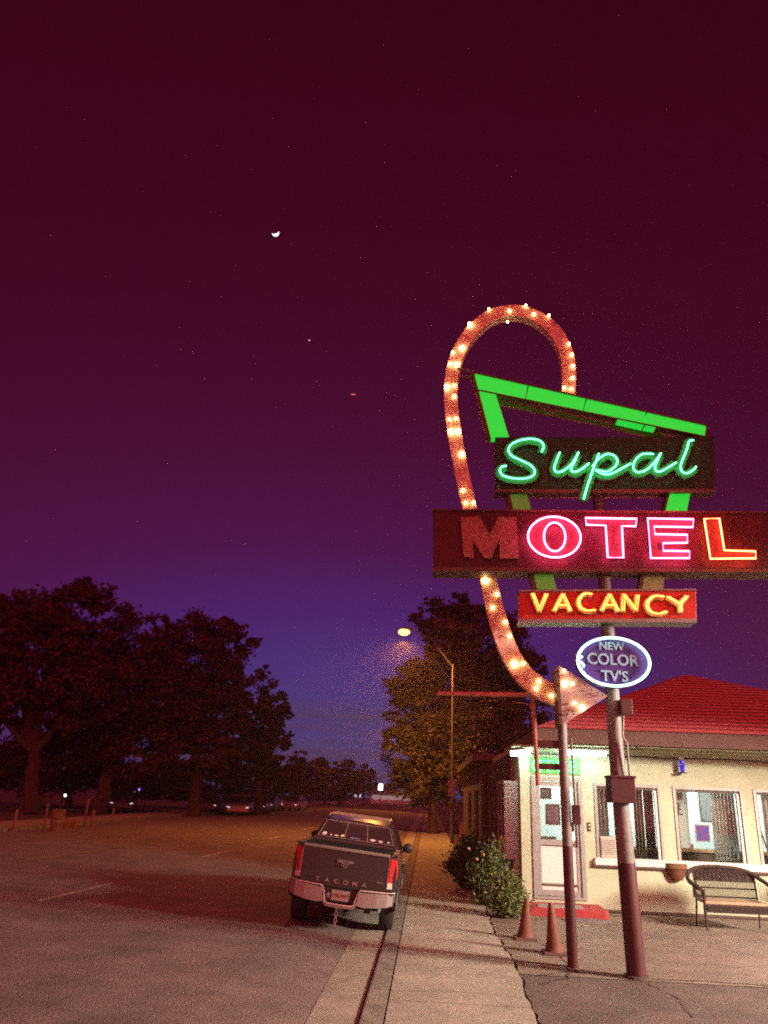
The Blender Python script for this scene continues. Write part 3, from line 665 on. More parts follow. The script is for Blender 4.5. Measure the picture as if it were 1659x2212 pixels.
# fluorescent fittings under the eave
def fitting(name, a, b, label):
    a, b = Vector(a), Vector(b); t = thing(name, a, label, 'light fixture', 'strip lights under the office eave'); u = (b-a).normalized(); s = Vector((-u.y,u.x,0))
    mb = MB(); c = [a+s*.06, b+s*.06, b-s*.06, a-s*.06]; mb.prism([p+Vector((0,0,.035)) for p in c], [p+Vector((0,0,.065)) for p in c]); mb.build('housing', M['white'], t)
    c2 = [a+s*.055+u*.02, b+s*.055-u*.02, b-s*.055-u*.02, a-s*.055+u*.02]; mb = MB(); mb.prism([p+Vector((0,0,-.055)) for p in c2], [p+Vector((0,0,.034)) for p in c2]); mb.build('diffuser', M['tube'], t, bevel=.012)
fitting('strip_light', (2.52,15.72,2.80), (3.42,15.72,2.80), 'bright white strip light under the eave right of the office door, running along the wall')
fitting('strip_light', (1.66,16.18,2.765), (1.90,15.62,2.765), 'bright white strip light at the left corner of the office eave')

# OFFICE neon
on = thing('neon_office_sign', (2.45,OY-.02,2.5), 'small green neon OFFICE sign above the glazed door', 'neon sign')
mb = MB(); mb.box((2.0,OY-.028,2.40),(2.98,OY-.003,2.70)); mb.build('backing', mat('green_backing', (.12,.45,.13), .6, var=.2), on)
def nstroke(mb, pts, x, w, h, z): mb.tube([(x+p[0]*w, OY-.07, z+p[1]*h) for p in pts], .0085, 6)
NL = {'O': [[(.5,0),(.1,.15),(0,.5),(.1,.85),(.5,1),(.9,.85),(1,.5),(.9,.15),(.5,0)]], 'F': [[(0,0),(0,1),(1,1)],[(0,.52),(.8,.52)]], 'I': [[(.5,0),(.5,1)]],
      'C': [[(1,.82),(.75,1),(.3,.97),(0,.65),(0,.35),(.3,.03),(.75,0),(1,.18)]], 'E': [[(1,0),(0,0),(0,1),(1,1)],[(0,.52),(.8,.52)]]}
for i, c in enumerate('OFFICE'):
    mb = MB()
    for s_ in NL[c]: nstroke(mb, s_, 2.05+i*.148, .10, .20, 2.44)
    mb.build('letter', M['neon_green'], on)

# things inside and on the office
def framed(name, x0, x1, z0, z1, y, frame, face, label, cat, detail=None, extra=None):
    t = thing(name, ((x0+x1)/2,y,z0), label, cat); w = .02
    mb = MB(); mb.box((x0,y-.02,z0),(x0+w,y,z1)); mb.box((x1-w,y-.02,z0),(x1,y,z1)); mb.box((x0+w,y-.02,z0),(x1-w,y,z0+w)); mb.box((x0+w,y-.02,z1-w),(x1-w,y,z1)); mb.build('frame', frame, t)
    mb = MB(); mb.box((x0+w,y-.01,z0+w),(x1-w,y-.001,z1-w)); mb.build('print', face, t); return t
art1 = mat('grey_print', (.70,.72,.72), .7, col2=(.25,.27,.28), vscale=22); art2 = mat('mauve_print', (.75,.70,.70), .7, col2=(.40,.26,.32), vscale=9)
art3 = mat('blue_poster_print', (.07,.14,.75), .6, col2=(.50,.16,.30), vscale=13); art4 = mat('warm_print', (.60,.42,.22), .7, col2=(.25,.2,.18), vscale=10)
framed('framed_picture', 2.20, 2.42, 1.93, 2.14, 16.28, M['wood'], art1, 'small wood-framed picture high in the door glass', 'picture')
framed('framed_picture', 2.29, 2.57, 1.46, 1.84, 16.28, M['wood'], art2, 'larger mauve picture in the middle of the door glass', 'picture')
framed('framed_picture', 2.74, 2.83, 1.36, 1.52, 16.26, M['cone'], art4, 'small orange notice at the lower right of the door glass', 'notice')
framed('window_poster', 5.12, 5.40, 1.27, 1.58, 16.27, M['paper'], art3, 'blue poster with pink shape taped inside the middle window', 'poster')
framed('window_poster', 4.80, 5.05, 1.98, 2.16, 16.6, M['paper'], art4, 'orange and white notice behind the top left of the middle window', 'poster')
framed('wall_picture', 5.35, 5.75, 1.75, 2.3, PWY-.01, M['wood'], art4, 'yellow picture on the inner wall seen through the middle window', 'picture')
framed('wall_picture', 6.0, 6.5, 1.6, 2.25, PWY-.01, M['darkwood'], art1, 'grey picture with dark frame on the inner wall by the right window', 'picture')
framed('wall_picture', 5.1, 5.3, 1.2, 1.45, PWY-.01, M['darkwood'], art1, 'tiny grey notice low on the inner wall behind the middle window', 'picture')
# wall writing strokes in the middle window (dark painted marks on a white banner)
bn_ = thing('white_banner', (4.95,16.9,1.1), 'tall white banner with dark brush marks behind the middle window', 'banner')
mb = MB(); mb.box((4.70,16.9,1.12),(5.22,16.915,2.42)); mb.build('sheet', M['paper'], bn_)
mb = MB()
for a, b in (((4.86,1.92),(5.10,1.83)),((4.90,1.80),(5.08,1.90)),((4.95,1.97),(4.98,1.74)),((5.05,1.95),(5.03,1.72)),((4.85,1.76),(5.12,1.74))): mb.tube([(a[0],16.893,a[1]),(b[0],16.893,b[1])], .011, 5)
mb.build('brush_marks', M['darktrim'], bn_)
# curtains
def curtain(x0, x1, z0, z1, y, m, label, n=6):
    mb = MB(); k = n*8; A = []; B = []
    for i in range(k+1):
        x = x0+(x1-x0)*i/k; yy = y+.035*sin(2*pi*i/8); A.append((x,yy,z0)); B.append((x,yy,z1))
    mb.strip(A, B); o = mb.build('curtain', m, smooth=True, at=(x0,y,z0)); md = o.modifiers.new('thick','SOLIDIFY'); md.thickness = .008
    return tag(o, label, 'curtain', 'curtains behind the office windows')
curtain(3.30, 3.52, .95, 2.22, 16.36, M['curtain'], 'grey curtain bunched at the left of the first window beside the door', 3)
curtain(4.02, 4.20, .93, 2.22, 16.36, mat('dark_curtain', (.42,.34,.30), .95), 'dark curtain at the right of the first window beside the door', 3)
curtain(4.22, 4.40, .93, 2.22, 16.36, M['curtain'], 'pale grey curtain next to the right edge of the first window', 3)
curtain(5.52, 5.98, .93, 2.22, 16.42, mat('net_curtain', (.78,.72,.66), .95, var=.2), 'net curtain in the right half of the middle window', 7)
curtain(6.50, 7.3, .93, 2.22, 16.42, mat('net_curtain', (.78,.72,.66), .95, var=.2), 'net curtain behind the window at the right edge of the photo', 9)
# counter and things on it
ct = thing('reception_counter', (5.0,17.6,.15), 'brown reception counter seen through the office windows', 'counter')
mb = MB(); mb.box((3.4,17.6,.15),(9,18.0,1.02)); mb.build('base', M['darkwood'], ct); mb = MB(); mb.box((3.34,17.52,1.02),(9.05,18.05,1.07)); mb.build('top', M['wood'], ct)
def small(name, x, y, z, w, d, h, m, label, cat, m2=None):
    t = thing(name, (x,y,z), label, cat); mb = MB(); mb.box((x-w/2,y-d/2,z),(x+w/2,y+d/2,z+h)); mb.build('body', m, t, bevel=.01)
    mb = MB(); mb.box((x-w*.4,y-d/2-.006,z+h*.55),(x+w*.4,y-d/2-.001,z+h*.9)); mb.build('front_panel', m2 or M['paper'], t); return t
small('brochure_rack', 4.95, 17.7, 1.07, .30, .15, .12, M['wood'], 'row of orange leaflets on the counter behind the middle window', 'leaflet rack', M['cone'])
small('cash_box', 5.35, 17.7, 1.07, .28, .2, .10, M['redstep'], 'low red box on the counter behind the middle window', 'box', M['darktrim'])
small('leaflet_stack', 2.35, 16.75, 1.12, .4, .2, .12, M['paper'], 'white stacks of leaflets behind the door glass', 'leaflets', M['wood'])
mb = MB(); mb.box((2.1,16.62,.15),(2.85,16.9,1.10)); t_ = mb.build('side_table', M['wood'], at=(2.45,16.7,.15)); tag(t_, 'brown cupboard standing just inside the glazed door', 'cupboard')
ac = thing('air_conditioner', (3.45,16.2,.93), 'pale window air conditioner in the lower left of the first window', 'air conditioner')
mb = MB(); mb.box((3.29,16.10,.93),(3.58,16.45,1.30)); mb.build('case', mat('ac_case', (.50,.46,.38), .6, var=.15), ac, bevel=.01)
mb = MB(); [mb.box((3.31,16.085,.99+k*.035),(3.56,16.099,1.005+k*.035)) for k in range(8)]; mb.build('grille', M['trim'], ac)
os_ = thing('small_neon_sign', (6.6,16.35,1.4), 'small turquoise neon squiggle behind the window at the right edge', 'neon sign')
mb = MB(); mb.tube([(6.52,16.33,1.42),(6.55,16.33,1.50),(6.60,16.33,1.45),(6.66,16.33,1.52),(6.75,16.33,1.47)], .010, 6); mb.build('tube', emat('neon_turquoise', (.1,1,.7), 3), os_); mb = MB(); mb.box((6.5,16.35,1.38),(6.8,16.36,1.56)); mb.build('board', M['glass'], os_)
bs = thing('broom', (6.35,16.30,.92), 'dark broom stick with red end leaning inside the right window', 'broom'); mb = MB(); mb.tube([(6.52,16.34,.95),(6.33,16.26,1.62)], .014, 6); mb.build('stick', M['darktrim'], bs); mb = MB(); mb.tube([(6.33,16.26,1.62),(6.315,16.255,1.68)], .018, 6); mb.build('grip', M['tail_red'], bs)
# intercom, lantern, wall pot
ic = thing('door_intercom', (3.10,OY,1.46), 'small dark intercom on the wall between door and first window', 'intercom'); mb = MB(); mb.box((3.07,OY-.03,1.38),(3.13,OY-.002,1.54)); mb.build('body', M['darktrim'], ic, bevel=.008); mb = MB(); mb.box((3.085,OY-.034,1.42),(3.115,OY-.031,1.44)); mb.box((3.085,OY-.034,1.48),(3.115,OY-.031,1.50)); mb.build('button', M['white'], ic)
ln = thing('bottle_lantern', (4.92,OY-.12,2.5), 'blue glass bottle feeder hanging under the eave above the middle window', 'feeder')
mb = MB(); mb.lathe([(.02,2.74),(.045,2.72),(.05,2.66),(.042,2.55),(.03,2.52)][::-1], (4.92,OY-.12,0), 12); mb.build('bottle', M['blue_glass'], ln, smooth=True)
mb = MB(); mb.lathe([(.045,2.745),(.048,2.80),(.03,2.83)], (4.92,OY-.12,0), 12); mb.build('cap', M['white'], ln, smooth=True); mb = MB(); mb.lathe([(.075,2.495),(.085,2.515),(.03,2.52)], (4.92,OY-.12,0), 14); mb.build('feeding_tray', M['darktrim'], ln); mb = MB(); mb.tube([(4.92,OY-.12,2.82),(4.92,OY-.12,2.86)], .005, 5); mb.tube([(4.92,OY-.12,2.86),(4.92,OY-.18,2.89)], .005, 5); mb.build('hook', M['darktrim'], ln)
pl = thing('wall_pot', (4.66,OY-.1,.62), 'brown half-round pot fixed to the wall under the window sill', 'wall planter')
mb = MB(); rows = []
for r, z_ in ((.10,.60),(.14,.66),(.165,.74),(.175,.80)): rows.append([(4.66+r*cos(a), OY-.105-r*.85*sin(a)+.05, z_) for a in [pi*i/14 for i in range(15)]])
mb.grid(rows); mb.add(rows[0], [tuple(range(15))]); o = mb.build('bowl', mat('brown_pot', (.17,.06,.025), .8, var=.4, vscale=16, bump=.5), pl, smooth=True)
mb = MB(); lo = [Vector((4.66+.205*cos(a), OY-.055-.17*sin(a), .80)) for a in [pi*i/14 for i in range(15)]]; mb.prism(lo, [p+Vector((0,0,.085)) for p in lo]); mb.build('rim', mat('pot_rim', (.20,.10,.05), .8, var=.3, vscale=16), pl)
# mats
mb = MB(); mb.box((2.0,15.36,.121),(2.8,15.75,.132)); tag(mb.build('door_mat', M['trim'], at=(2.4,15.5,.12)), 'small grey mat lying on the red step', 'door mat')
mb = MB(); e = [Vector((2.75+.42*cos(a), 14.98+.20*sin(a), -.011)) for a in [2*pi*i/28 for i in range(28)]]; mb.prism(e, [p+Vector((0,0,.014)) for p in e]); tag(mb.build('door_mat', mat('grey_mat', (.22,.20,.19), .95, var=.3, vscale=30), at=(2.75,14.98,0)), 'oval grey mat on the asphalt in front of the red step', 'door mat')

# dark wing behind the office
wg = thing('rear_wing', (2.2,23,0), 'dark timber-clad motel wing running back beyond the office corner', 'building')
mb = MB(); mb.box((1.62,18.15,-.03),(1.795,22.5,2.75)); mb.box((1.45,22.5,-.03),(7,34,2.85)); mb.build('wall', M['siding'], wg)
mb = MB()
for k in range(15): mb.box((1.585,18.3+k*.3,-.02),(1.618,18.36+k*.3,2.74))
mb.build('batten', M['siding'], wg); mb = MB(); mb.box((1.2,22.3,2.86),(7.2,34.5,3.05)); mb.build('roof', M['fascia'], wg)
for k in range(2): mb = MB(); y = 24+4*k; mb.box((1.41,y,.9),(1.448,y+1.3,2.1)); mb.build('window', M['tglass'], wg)

# cloth and paper let some of the room light through
for q in ('curtain','dark_curtain','net_curtain','paper','grey_print','mauve_print','blue_poster_print','warm_print'):
    m_ = MATS[q]; t_ = m_.node_tree; b_ = t_.nodes['Principled BSDF']; o_ = [n for n in t_.nodes if n.type == 'OUTPUT_MATERIAL'][0]
    tr_ = t_.nodes.new('ShaderNodeBsdfTranslucent'); mx_ = t_.nodes.new('ShaderNodeMixShader'); mx_.inputs[0].default_value = .55
    l_ = b_.inputs['Base Color'].links
    if l_: t_.links.new(l_[0].from_socket, tr_.inputs[0])
    else: tr_.inputs[0].default_value = b_.inputs['Base Color'].default_value
    t_.links.new(b_.outputs[0], mx_.inputs[1]); t_.links.new(tr_.outputs[0], mx_.inputs[2]); t_.links.new(mx_.outputs[0], o_.inputs['Surface'])
# ================================================================== BENCH
BX0, BX1, BF, BB_ = 4.60, 5.72, 14.50, 15.02
bench = thing('wicker_bench', (5.15,14.75,0), 'brown wicker bench with arched back in front of the cream wall', 'bench')
mb = MB(); mb.box((BX0+.03,BF,.385),(BX1-.03,BB_,.43)); mb.build('seat', M['wicker_lit'], bench, bevel=.015)
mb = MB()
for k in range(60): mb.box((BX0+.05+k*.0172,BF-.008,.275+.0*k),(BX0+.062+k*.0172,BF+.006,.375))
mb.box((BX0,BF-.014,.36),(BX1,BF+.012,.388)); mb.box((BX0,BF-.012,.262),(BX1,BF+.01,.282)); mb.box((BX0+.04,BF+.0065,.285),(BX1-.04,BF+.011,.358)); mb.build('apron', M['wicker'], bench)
def rail_pt(s):                                 # s in 0..1 along the arch
    x = BX0-.10+(BX1-BX0+.20)*s; u = abs(2*s-1); zz_ = .90-.30*max(0,u-.35)**2/.4225*1.0; y = BB_+.06-.55*max(0,u-.78)/.22*(.9); return Vector((x,y,zz_))
R_ = [(BX0-.02,BF+.02,.60),(BX0-.07,BF+.12,.645),(BX0-.12,14.78,.70),(BX0-.08,14.98,.78),(BX0+.02,15.08,.855),(BX0+.18,15.12,.90),(5.0,15.13,.915),(5.2,15.13,.915),(5.42,15.12,.90),(BX1-.12,15.08,.855),(BX1+.02,14.95,.76),(BX1+.10,14.75,.67),(BX1+.08,14.6,.62),(BX1+.02,BF+.02,.60)]
RP = smooth_pts(R_, 5); mb = MB(); mb.tube(RP, .036, 9); mb.build('top_rail', M['wicker'], bench, smooth=True)
mb = MB()
# woven back panel: fine verticals and two bands under the rail
top = [p for p in RP if p.y > 14.93]
for i in range(46):
    s = i/45; x = BX0+.04+(BX1-BX0-.08)*s; zt = min((p for p in top), key=lambda p: abs(p.x-x)).z
    mb.tube([(x,BB_-.02,.43),(x+.004,BB_+.02,.60),(x,BB_+.07,zt)], .0065, 4)
for zc in [.585+.013*k for k in range(2)]+[.70+.0135*k for k in range(14)]+[.45,.463]:
    w = (BX1-BX0)/2-.03; zt = zc; half = w if zc < .80 else w*sqrt(max(.05,1-((zc-.80)/.12)**2))
    A = [(5.16-half+2*half*k/30, BB_-.02+.09*(zc-.43)/.47+(.007 if k % 2 else -.007), zc) for k in range(31)]
    mb.tube(A, .0066, 4)
mb.build('backrest', M['wicker'], bench)
for x, y, dx, dy in ((BX0+.02,BF+.03,-.005,-.05), (BX1-.02,BF+.03,.005,-.05), (BX0+.04,BB_,-.01,.07), (BX1-.04,BB_,.01,.07)):
    mb = MB(); mb.tube([(x+dx,y+dy,-.01),(x,y,.30),(x-dx*2,y,.60 if dy < 0 else .72)], [.016,.026,.022] if dy < 0 else [.013,.016,.016], 7); mb.build('leg', M['wicker'], bench, smooth=True)
mb = MB()
for sx in (BX0,BX1):
    for k in range(10): mb.tube([(sx+(-.06 if sx == BX0 else .06)*sin(pi*k/9),BF+.06+k*.05,.60+.012*k),(sx,BF+.06+k*.05,.43)], .006, 4)
mb.build('arm_weave', M['wicker'], bench)

# ================================================================== CONES
def cone(x, y, h, lean, label):
    t = thing('traffic_cone', (x,y,-.01), label, 'traffic cone', 'faded traffic cones')
    mb = MB(); s = .165; mb.prism([Vector((x+a*s,y+b*s,-.011)) for a, b in ((-1,-1),(1,-1),(1,1),(-1,1))], [Vector((x+a*s*.94,y+b*s*.94,.022)) for a, b in ((-1,-1),(1,-1),(1,1),(-1,1))]); mb.build('base', M['conebase'], t, bevel=.006)
    n = 20; mb = MB(); prof_ = [(.135,.022),(.118,.05),(.108,.08),(.045,h*.86),(.028,h*.985),(.024,h),(.012,h)]; rows = [[Vector((x+r*cos(2*pi*j/n)+lean*z_, y+r*sin(2*pi*j/n), z_)) for j in range(n+1)] for r, z_ in prof_]; mb.grid(rows); mb.build('body', M['cone'], t, smooth=True)
cone(1.45,12.78,.53,.06, 'faded orange cone nearer the shrub and the office corner')
cone(1.72,11.75,.60,-.06, 'faded orange cone just left of the thin maroon post')

# ================================================================== PLANTS
def leaf_mesh(name, pts, size, mats, par=None, at=None, elong=1.5, seed=1, grp=None):
    rg = np.random.default_rng(seed); n = len(pts); P = np.array(pts); a = rg.normal(size=(n,3)); a /= np.linalg.norm(a, axis=1)[:,None]
    b = np.cross(a, rg.normal(size=(n,3))); b /= np.linalg.norm(b, axis=1)[:,None]; s = size*rg.uniform(.6,1.35,size=(n,1))
    V = np.stack([P-a*s*elong, P-b*s*.6+a*s*.1, P+a*s*elong, P+b*s*.6+a*s*.1], 1).reshape(-1,3)
    o_ = np.array(at if at is not None else (0,0,0)); me = bpy.data.meshes.new(name); me.vertices.add(4*n); me.vertices.foreach_set('co', (V-o_).astype(np.float32).ravel())
    me.loops.add(4*n); me.loops.foreach_set('vertex_index', np.arange(4*n)); me.polygons.add(n); me.polygons.foreach_set('loop_start', np.arange(n)*4); me.polygons.foreach_set('loop_total', np.full(n,4))
    for q in mats: me.materials.append(q)
    if len(mats) > 1: me.polygons.foreach_set('material_index', rg.integers(0,len(mats),n) if grp is None else grp)
    me.update(); me.validate(); o = bpy.data.objects.new(name, me); COL.objects.link(o); o['_w'] = list(o_)
    if par is not None: o.parent = par; o.location = Vector(o_)-Vector(par['_w'])
    else: o.location = o_
    return o
def leafmat(name, c): 
    m = mat(name, c, .6, spec=.3); return m
LM = [leafmat('leaf_dark', (.05,.018,.018)), leafmat('leaf_mid', (.065,.024,.023)), leafmat('leaf_warm', (.085,.034,.03))]
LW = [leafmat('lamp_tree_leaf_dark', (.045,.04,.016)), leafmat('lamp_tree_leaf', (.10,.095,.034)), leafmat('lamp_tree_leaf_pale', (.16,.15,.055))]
def crown_points(lobes, n, seed, gap=.35):
    rg = np.random.default_rng(seed); vol = np.array([l[3]*l[4]*l[5] for l in lobes]); vol = vol**.8; vol /= vol.sum(); out_ = []
    ph = rg.uniform(0,6.28,(6,)); sc_ = lobes[0][3]
    for l, v in zip(lobes, vol):
        k = int(n*v); # clumps inside the lobe
        nc = max(10, int(k/95)); d = rg.normal(size=(nc,3)); d /= np.linalg.norm(d,axis=1)[:,None]; r = rg.uniform(.15,1,size=(nc,1))**(.42)
        cen = d*r; 
        idx = rg.integers(0,nc,k); p = cen[idx]+rg.normal(size=(k,3))*np.array([.115,.115,.085])*(.6+.8*rg.random((nc,1))[idx])
        P = p*np.array(l[3:6])+np.array(l[:3]); out_.append(P)
    return np.concatenate(out_)
def limb(mb, a, b, r0, r1, rg, n=6):
    a, b = Vector(a), Vector(b); P = [a+(b-a)*i/n+Vector((rg.uniform(-1,1),rg.uniform(-1,1),rg.uniform(-.4,.4)))*(b-a).length*.035*(0 if i in (0,n) else 1) for i in range(n+1)]
    mb.tube(P, [r0+(r1-r0)*i/n for i in range(n+1)], 7); return P
def tree(px_base, Y, lobes_px, n, size, label, seed, base_z=0, trunk_r=.35, mats=LM, limbs=None, group=None, depth=.8, trunk_to=None):
    """lobes_px: (px, py, half-width px, half-height px) as surveyed; the crown gets true depth around Y"""
    rg = random.Random(seed); b = atY(px_base, 1745, Y); base = Vector((b.x, Y, base_z)); lb = []
    for i, (cx, cy_, hw, hh) in enumerate(lobes_px):
        yy = Y+rg.uniform(-.35,.35)*hw*Y/PF; c = atY(cx, cy_, yy); s = sqrt(c.x**2+c.y**2+(c.z-CAMZ)**2)/sqrt(PF**2+(cx-PW/2)**2+(cy_-PH/2)**2)
        lb.append((c.x, c.y, c.z, hw*s, hw*s*depth, hh*s*1.04))
    for l in list(lb):
        for q in range(5):
            a = rg.uniform(-.5, pi+.5); k = rg.uniform(.22,.36); lb.append((l[0]+cos(a)*l[3]*rg.uniform(.85,1.08), l[1]+rg.uniform(-.5,.5)*l[4], l[2]+sin(a)*l[5]*rg.uniform(.85,1.08), l[3]*k, l[3]*k, l[5]*k*.8))
    nmain = len(lobes_px); t = thing('tree', base, label, 'tree', group)
    pts = crown_points(lb, int(n*1.5), seed); pts = pts[pts[:,2] > base_z+.6]
    leaf_mesh('crown', pts, size*.76, mats, t, at=base, seed=seed)
    mb = MB(); fork = Vector((lb[0][0]*.3+base.x*.7, Y, base_z+max(1.5,(lb[0][2]-base_z)*.38)))
    limb(mb, base, fork, trunk_r, trunk_r*.72, rg)
    for l in lb[:nmain]:
        P = limb(mb, fork, (l[0],l[1],l[2]-l[5]*.1), trunk_r*.5, trunk_r*.12, rg)
        for q in range(3):
            s = P[rg.randint(2,5)]; e = Vector((l[0]+rg.uniform(-.8,.8)*l[3], l[1]+rg.uniform(-.7,.7)*l[4], l[2]+rg.uniform(-.6,.8)*l[5])); limb(mb, s, e, trunk_r*.18, trunk_r*.05, rg, 4)
    mb.build('trunk', M['bark'], t, smooth=True); return t
G_ = 'trees across the road'
tree(70, 48, [(60,1420,110,130),(150,1340,90,80),(10,1360,90,80),(190,1470,90,110),(40,1540,70,50),(-60,1460,90,150)], 26000, .17, 'tallest tree at the left edge, with a leaning fork under a broad crown', 3, trunk_r=.5, group=G_)
tree(215, 52, [(290,1420,100,95),(240,1520,90,90),(330,1520,90,100),(180,1590,80,60),(300,1620,90,55)], 22000, .17, 'wide dark tree behind the barrels, second from the left edge', 5, trunk_r=.5, group=G_)
tree(420, 55, [(430,1420,85,90),(500,1410,55,60),(380,1530,80,80),(470,1530,80,70),(540,1490,50,50),(420,1630,90,45)], 22000, .17, 'large tree whose crown bulges right above the far parked cars', 9, trunk_r=.45, group=G_)
tree(560, 60, [(560,1570,52,42),(590,1530,34,34),(600,1600,28,30),(530,1630,60,36),(600,1665,50,36)], 13000, .16, 'ragged right-hand end of the dark trees, sky showing through', 12, trunk_r=.35, group=G_)
tree(150, 62, [(100,1650,150,60),(250,1680,120,45),(-40,1660,110,60)], 15000, .18, 'low dark tree filling the gap under the left crowns', 21, trunk_r=.3, group=G_)
tree(470, 75, [(450,1690,110,38),(560,1690,80,34),(350,1690,90,40)], 12000, .2, 'low dark tree behind the far parked cars', 22, trunk_r=.3, group=G_)
for k, (px, cy_, hw, hh, Y) in enumerate(((665,1675,45,42,95), (735,1685,42,38,115), (785,1688,26,28,125), (830,1712,32,14,190), (900,1722,50,14,200), (700,1712,60,20,130))):
    tree(px, Y, [(px,cy_,hw,hh),(px-hw*.4,cy_+hh*.3,hw*.8,hh*.7)], 4500, .22, ['rounded far tree just right of the big dark trees', 'far tree left of the distant white lights', 'small far tree beside the distant white lights', 'tiny tree mass at the end of the road left', 'low tree mass behind the pale far wall', 'low bushy tree over the far road bend'][k], 30+k, trunk_r=.25, group='far trees at the road end')
tree(935, 45, [(925,1560,78,75),(900,1480,58,50),(885,1620,58,60),(955,1470,60,70),(925,1680,75,60),(960,1610,60,80),(862,1500,26,26),(975,1400,50,60),(1010,1560,45,90)], 30000, .12, 'tree lit orange by the street lamp, behind the lamp post', 41, trunk_r=.3, mats=LW, group='trees beside the motel')
tree(1050, 56, [(1010,1390,90,80),(960,1340,60,40),(1080,1440,80,110),(1100,1560,90,110),(1040,1640,80,80)], 22000, .17, 'taller dark tree behind the orange-lit one and the arrow sign', 43, trunk_r=.5, group='trees beside the motel')
tree(1080, 36, [(1075,1600,60,80),(1090,1680,60,70),(1040,1700,50,50)], 11000, .13, 'dark bushy tree just beyond the office corner', 44, trunk_r=.22, group='trees beside the motel')

# shrubs by the office corner
shm = [leafmat('shrub_green', (.13,.18,.05)), leafmat('shrub_yellow_green', (.20,.24,.07)), leafmat('shrub_dark', (.06,.08,.03))]
def shrub(label, cx, cy_, h, r, n, size, mats, seed, flowers=0):
    rg = np.random.default_rng(seed); t = thing('shrub', (cx,cy_,-.02), label, 'shrub')
    nst = 90; pts = []; mb = MB()
    for i in range(nst):
        a = rg.uniform(0,2*pi); rr = r*sqrt(rg.random()); tip = Vector((cx+rr*cos(a), cy_+rr*sin(a)*.9, h*(1-.55*(rr/r)**2)*rg.uniform(.65,1.1))); st_ = Vector((cx+rr*.3*cos(a), cy_+rr*.3*sin(a), -.02))
        mid = st_.lerp(tip,.5)+Vector((0,0,h*.12)); mb.tube([st_,mid,tip], [.008,.006,.002], 4)
        for k in range(n//nst):
            s = rg.random()**.6; p = (st_*(1-s)**2+mid*2*s*(1-s)+tip*s*s); pts.append(tuple(p+Vector(rg.normal(size=3)*.06)))
    mb.build('stems', M['bark'], t); leaf_mesh('foliage', np.array(pts), size, mats, t, at=(cx,cy_,-.02), seed=seed, elong=2.0)
    for k in range(flowers):
        a = rg.uniform(2.2,4.6); p = Vector((cx+r*.85*cos(a), cy_+r*.7*sin(a), h*rg.uniform(.35,.95))); mb = MB(); mb.ball(p, .035, 7, 4, (1,1,.7)); mb.build('flower', mat('pink_petals', (.55,.22,.16), .7), t)
    return t
shrub('bright yellow-green shrub at the office corner beside a cone', 1.37, 14.85, .76, .36, 5200, .020, shm, 1)
shrub('darker shrub with a few pinkish flowers behind the bright one', 1.20, 16.3, 1.12, .47, 5200, .024, [shm[2], shm[0], shm[2]], 2, 5)
shrub('dark low shrub at the back of the planting near the rear wing', .98, 19.0, 1.1, .60, 4000, .03, [shm[2]], 3)

# ================================================================== STREET LAMPS
def street_lamp(x, y, h, hx, hz, label, far=False):
    t = thing('street_lamp', (x,y,0), label, 'street lamp', 'street lamps along the road')
    mb = MB(); mb.tube([(x,y,-.05),(x,y,h)], [.09,.05], 10); mb.build('pole', mat('lamp_post_paint', (.13,.12,.10), .7), t, smooth=True)
    mb = MB(); mb.tube([(x,y,h-.15),(x+(hx-x)*.45,y,hz-.45*(hz-h)*.0-.35),(hx+.35,y,hz+.05)], [.035,.03,.025], 8); mb.build('arm', mat('lamp_post_paint', (.13,.12,.10), .7), t, smooth=True)
    mb = MB(); mb.ball((hx+.10,y,hz+.08), .30, 12, 6, (1.2,.5,.28)); mb.build('head', mat('lamp_post_paint', (.13,.12,.10), .7), t, smooth=True)
    mb = MB(); mb.ball((hx,y,hz-.08), .27, 12, 6, (1.05,.8,.6)); mb.build('lens', M['sodium'], t, smooth=True); return t
sl = street_lamp(1.06, 36.3, 7.75, -1.28, 9.25, 'lit orange street lamp on a long arm beyond the parked truck')
mb = MB(); mb.box((.86,36.2,1.9),(1.2,36.24,2.6)); mb.build('sign_plate', M['metal'], sl); mb = MB(); mb.box((.88,36.18,1.35),(1.12,36.22,1.6)); mb.build('reflector_plate', M['cone'], sl)
mb = MB(); mb.tube([(1.08,36.3,3.3),(1.9,36.3,1.0),(2.1,36.3,.0)], .02, 5); mb.build('guy_wire', M['metal'], sl)
p = atY(905,1600,110); street_lamp(p.x+2.2, 110, 7.4, p.x, p.z, 'tiny distant street lamp shining through the orange tree')
lamp('far_street_light', 'SPOT', (p.x-2, 96, p.z), 2600, (1,.36,.07), .3, (p.x-9, 88, 0), 120, .7)
# ================================================================== OFF-CAMERA FLOODLIGHT ON ITS POST (its light falls over the forecourt)
fl = thing('floodlight', (11.2,7.7,0), 'forecourt floodlight on a slim post right of the picture', 'floodlight')
mb = MB(); mb.tube([(11.4,7.65,-.02),(11.4,7.65,5.1)], .05, 8); mb.build('pole', M['metal'], fl); mb = MB(); mb.box((10.95,7.5,4.95),(11.4,7.9,5.1)); mb.build('head', M['metal'], fl)

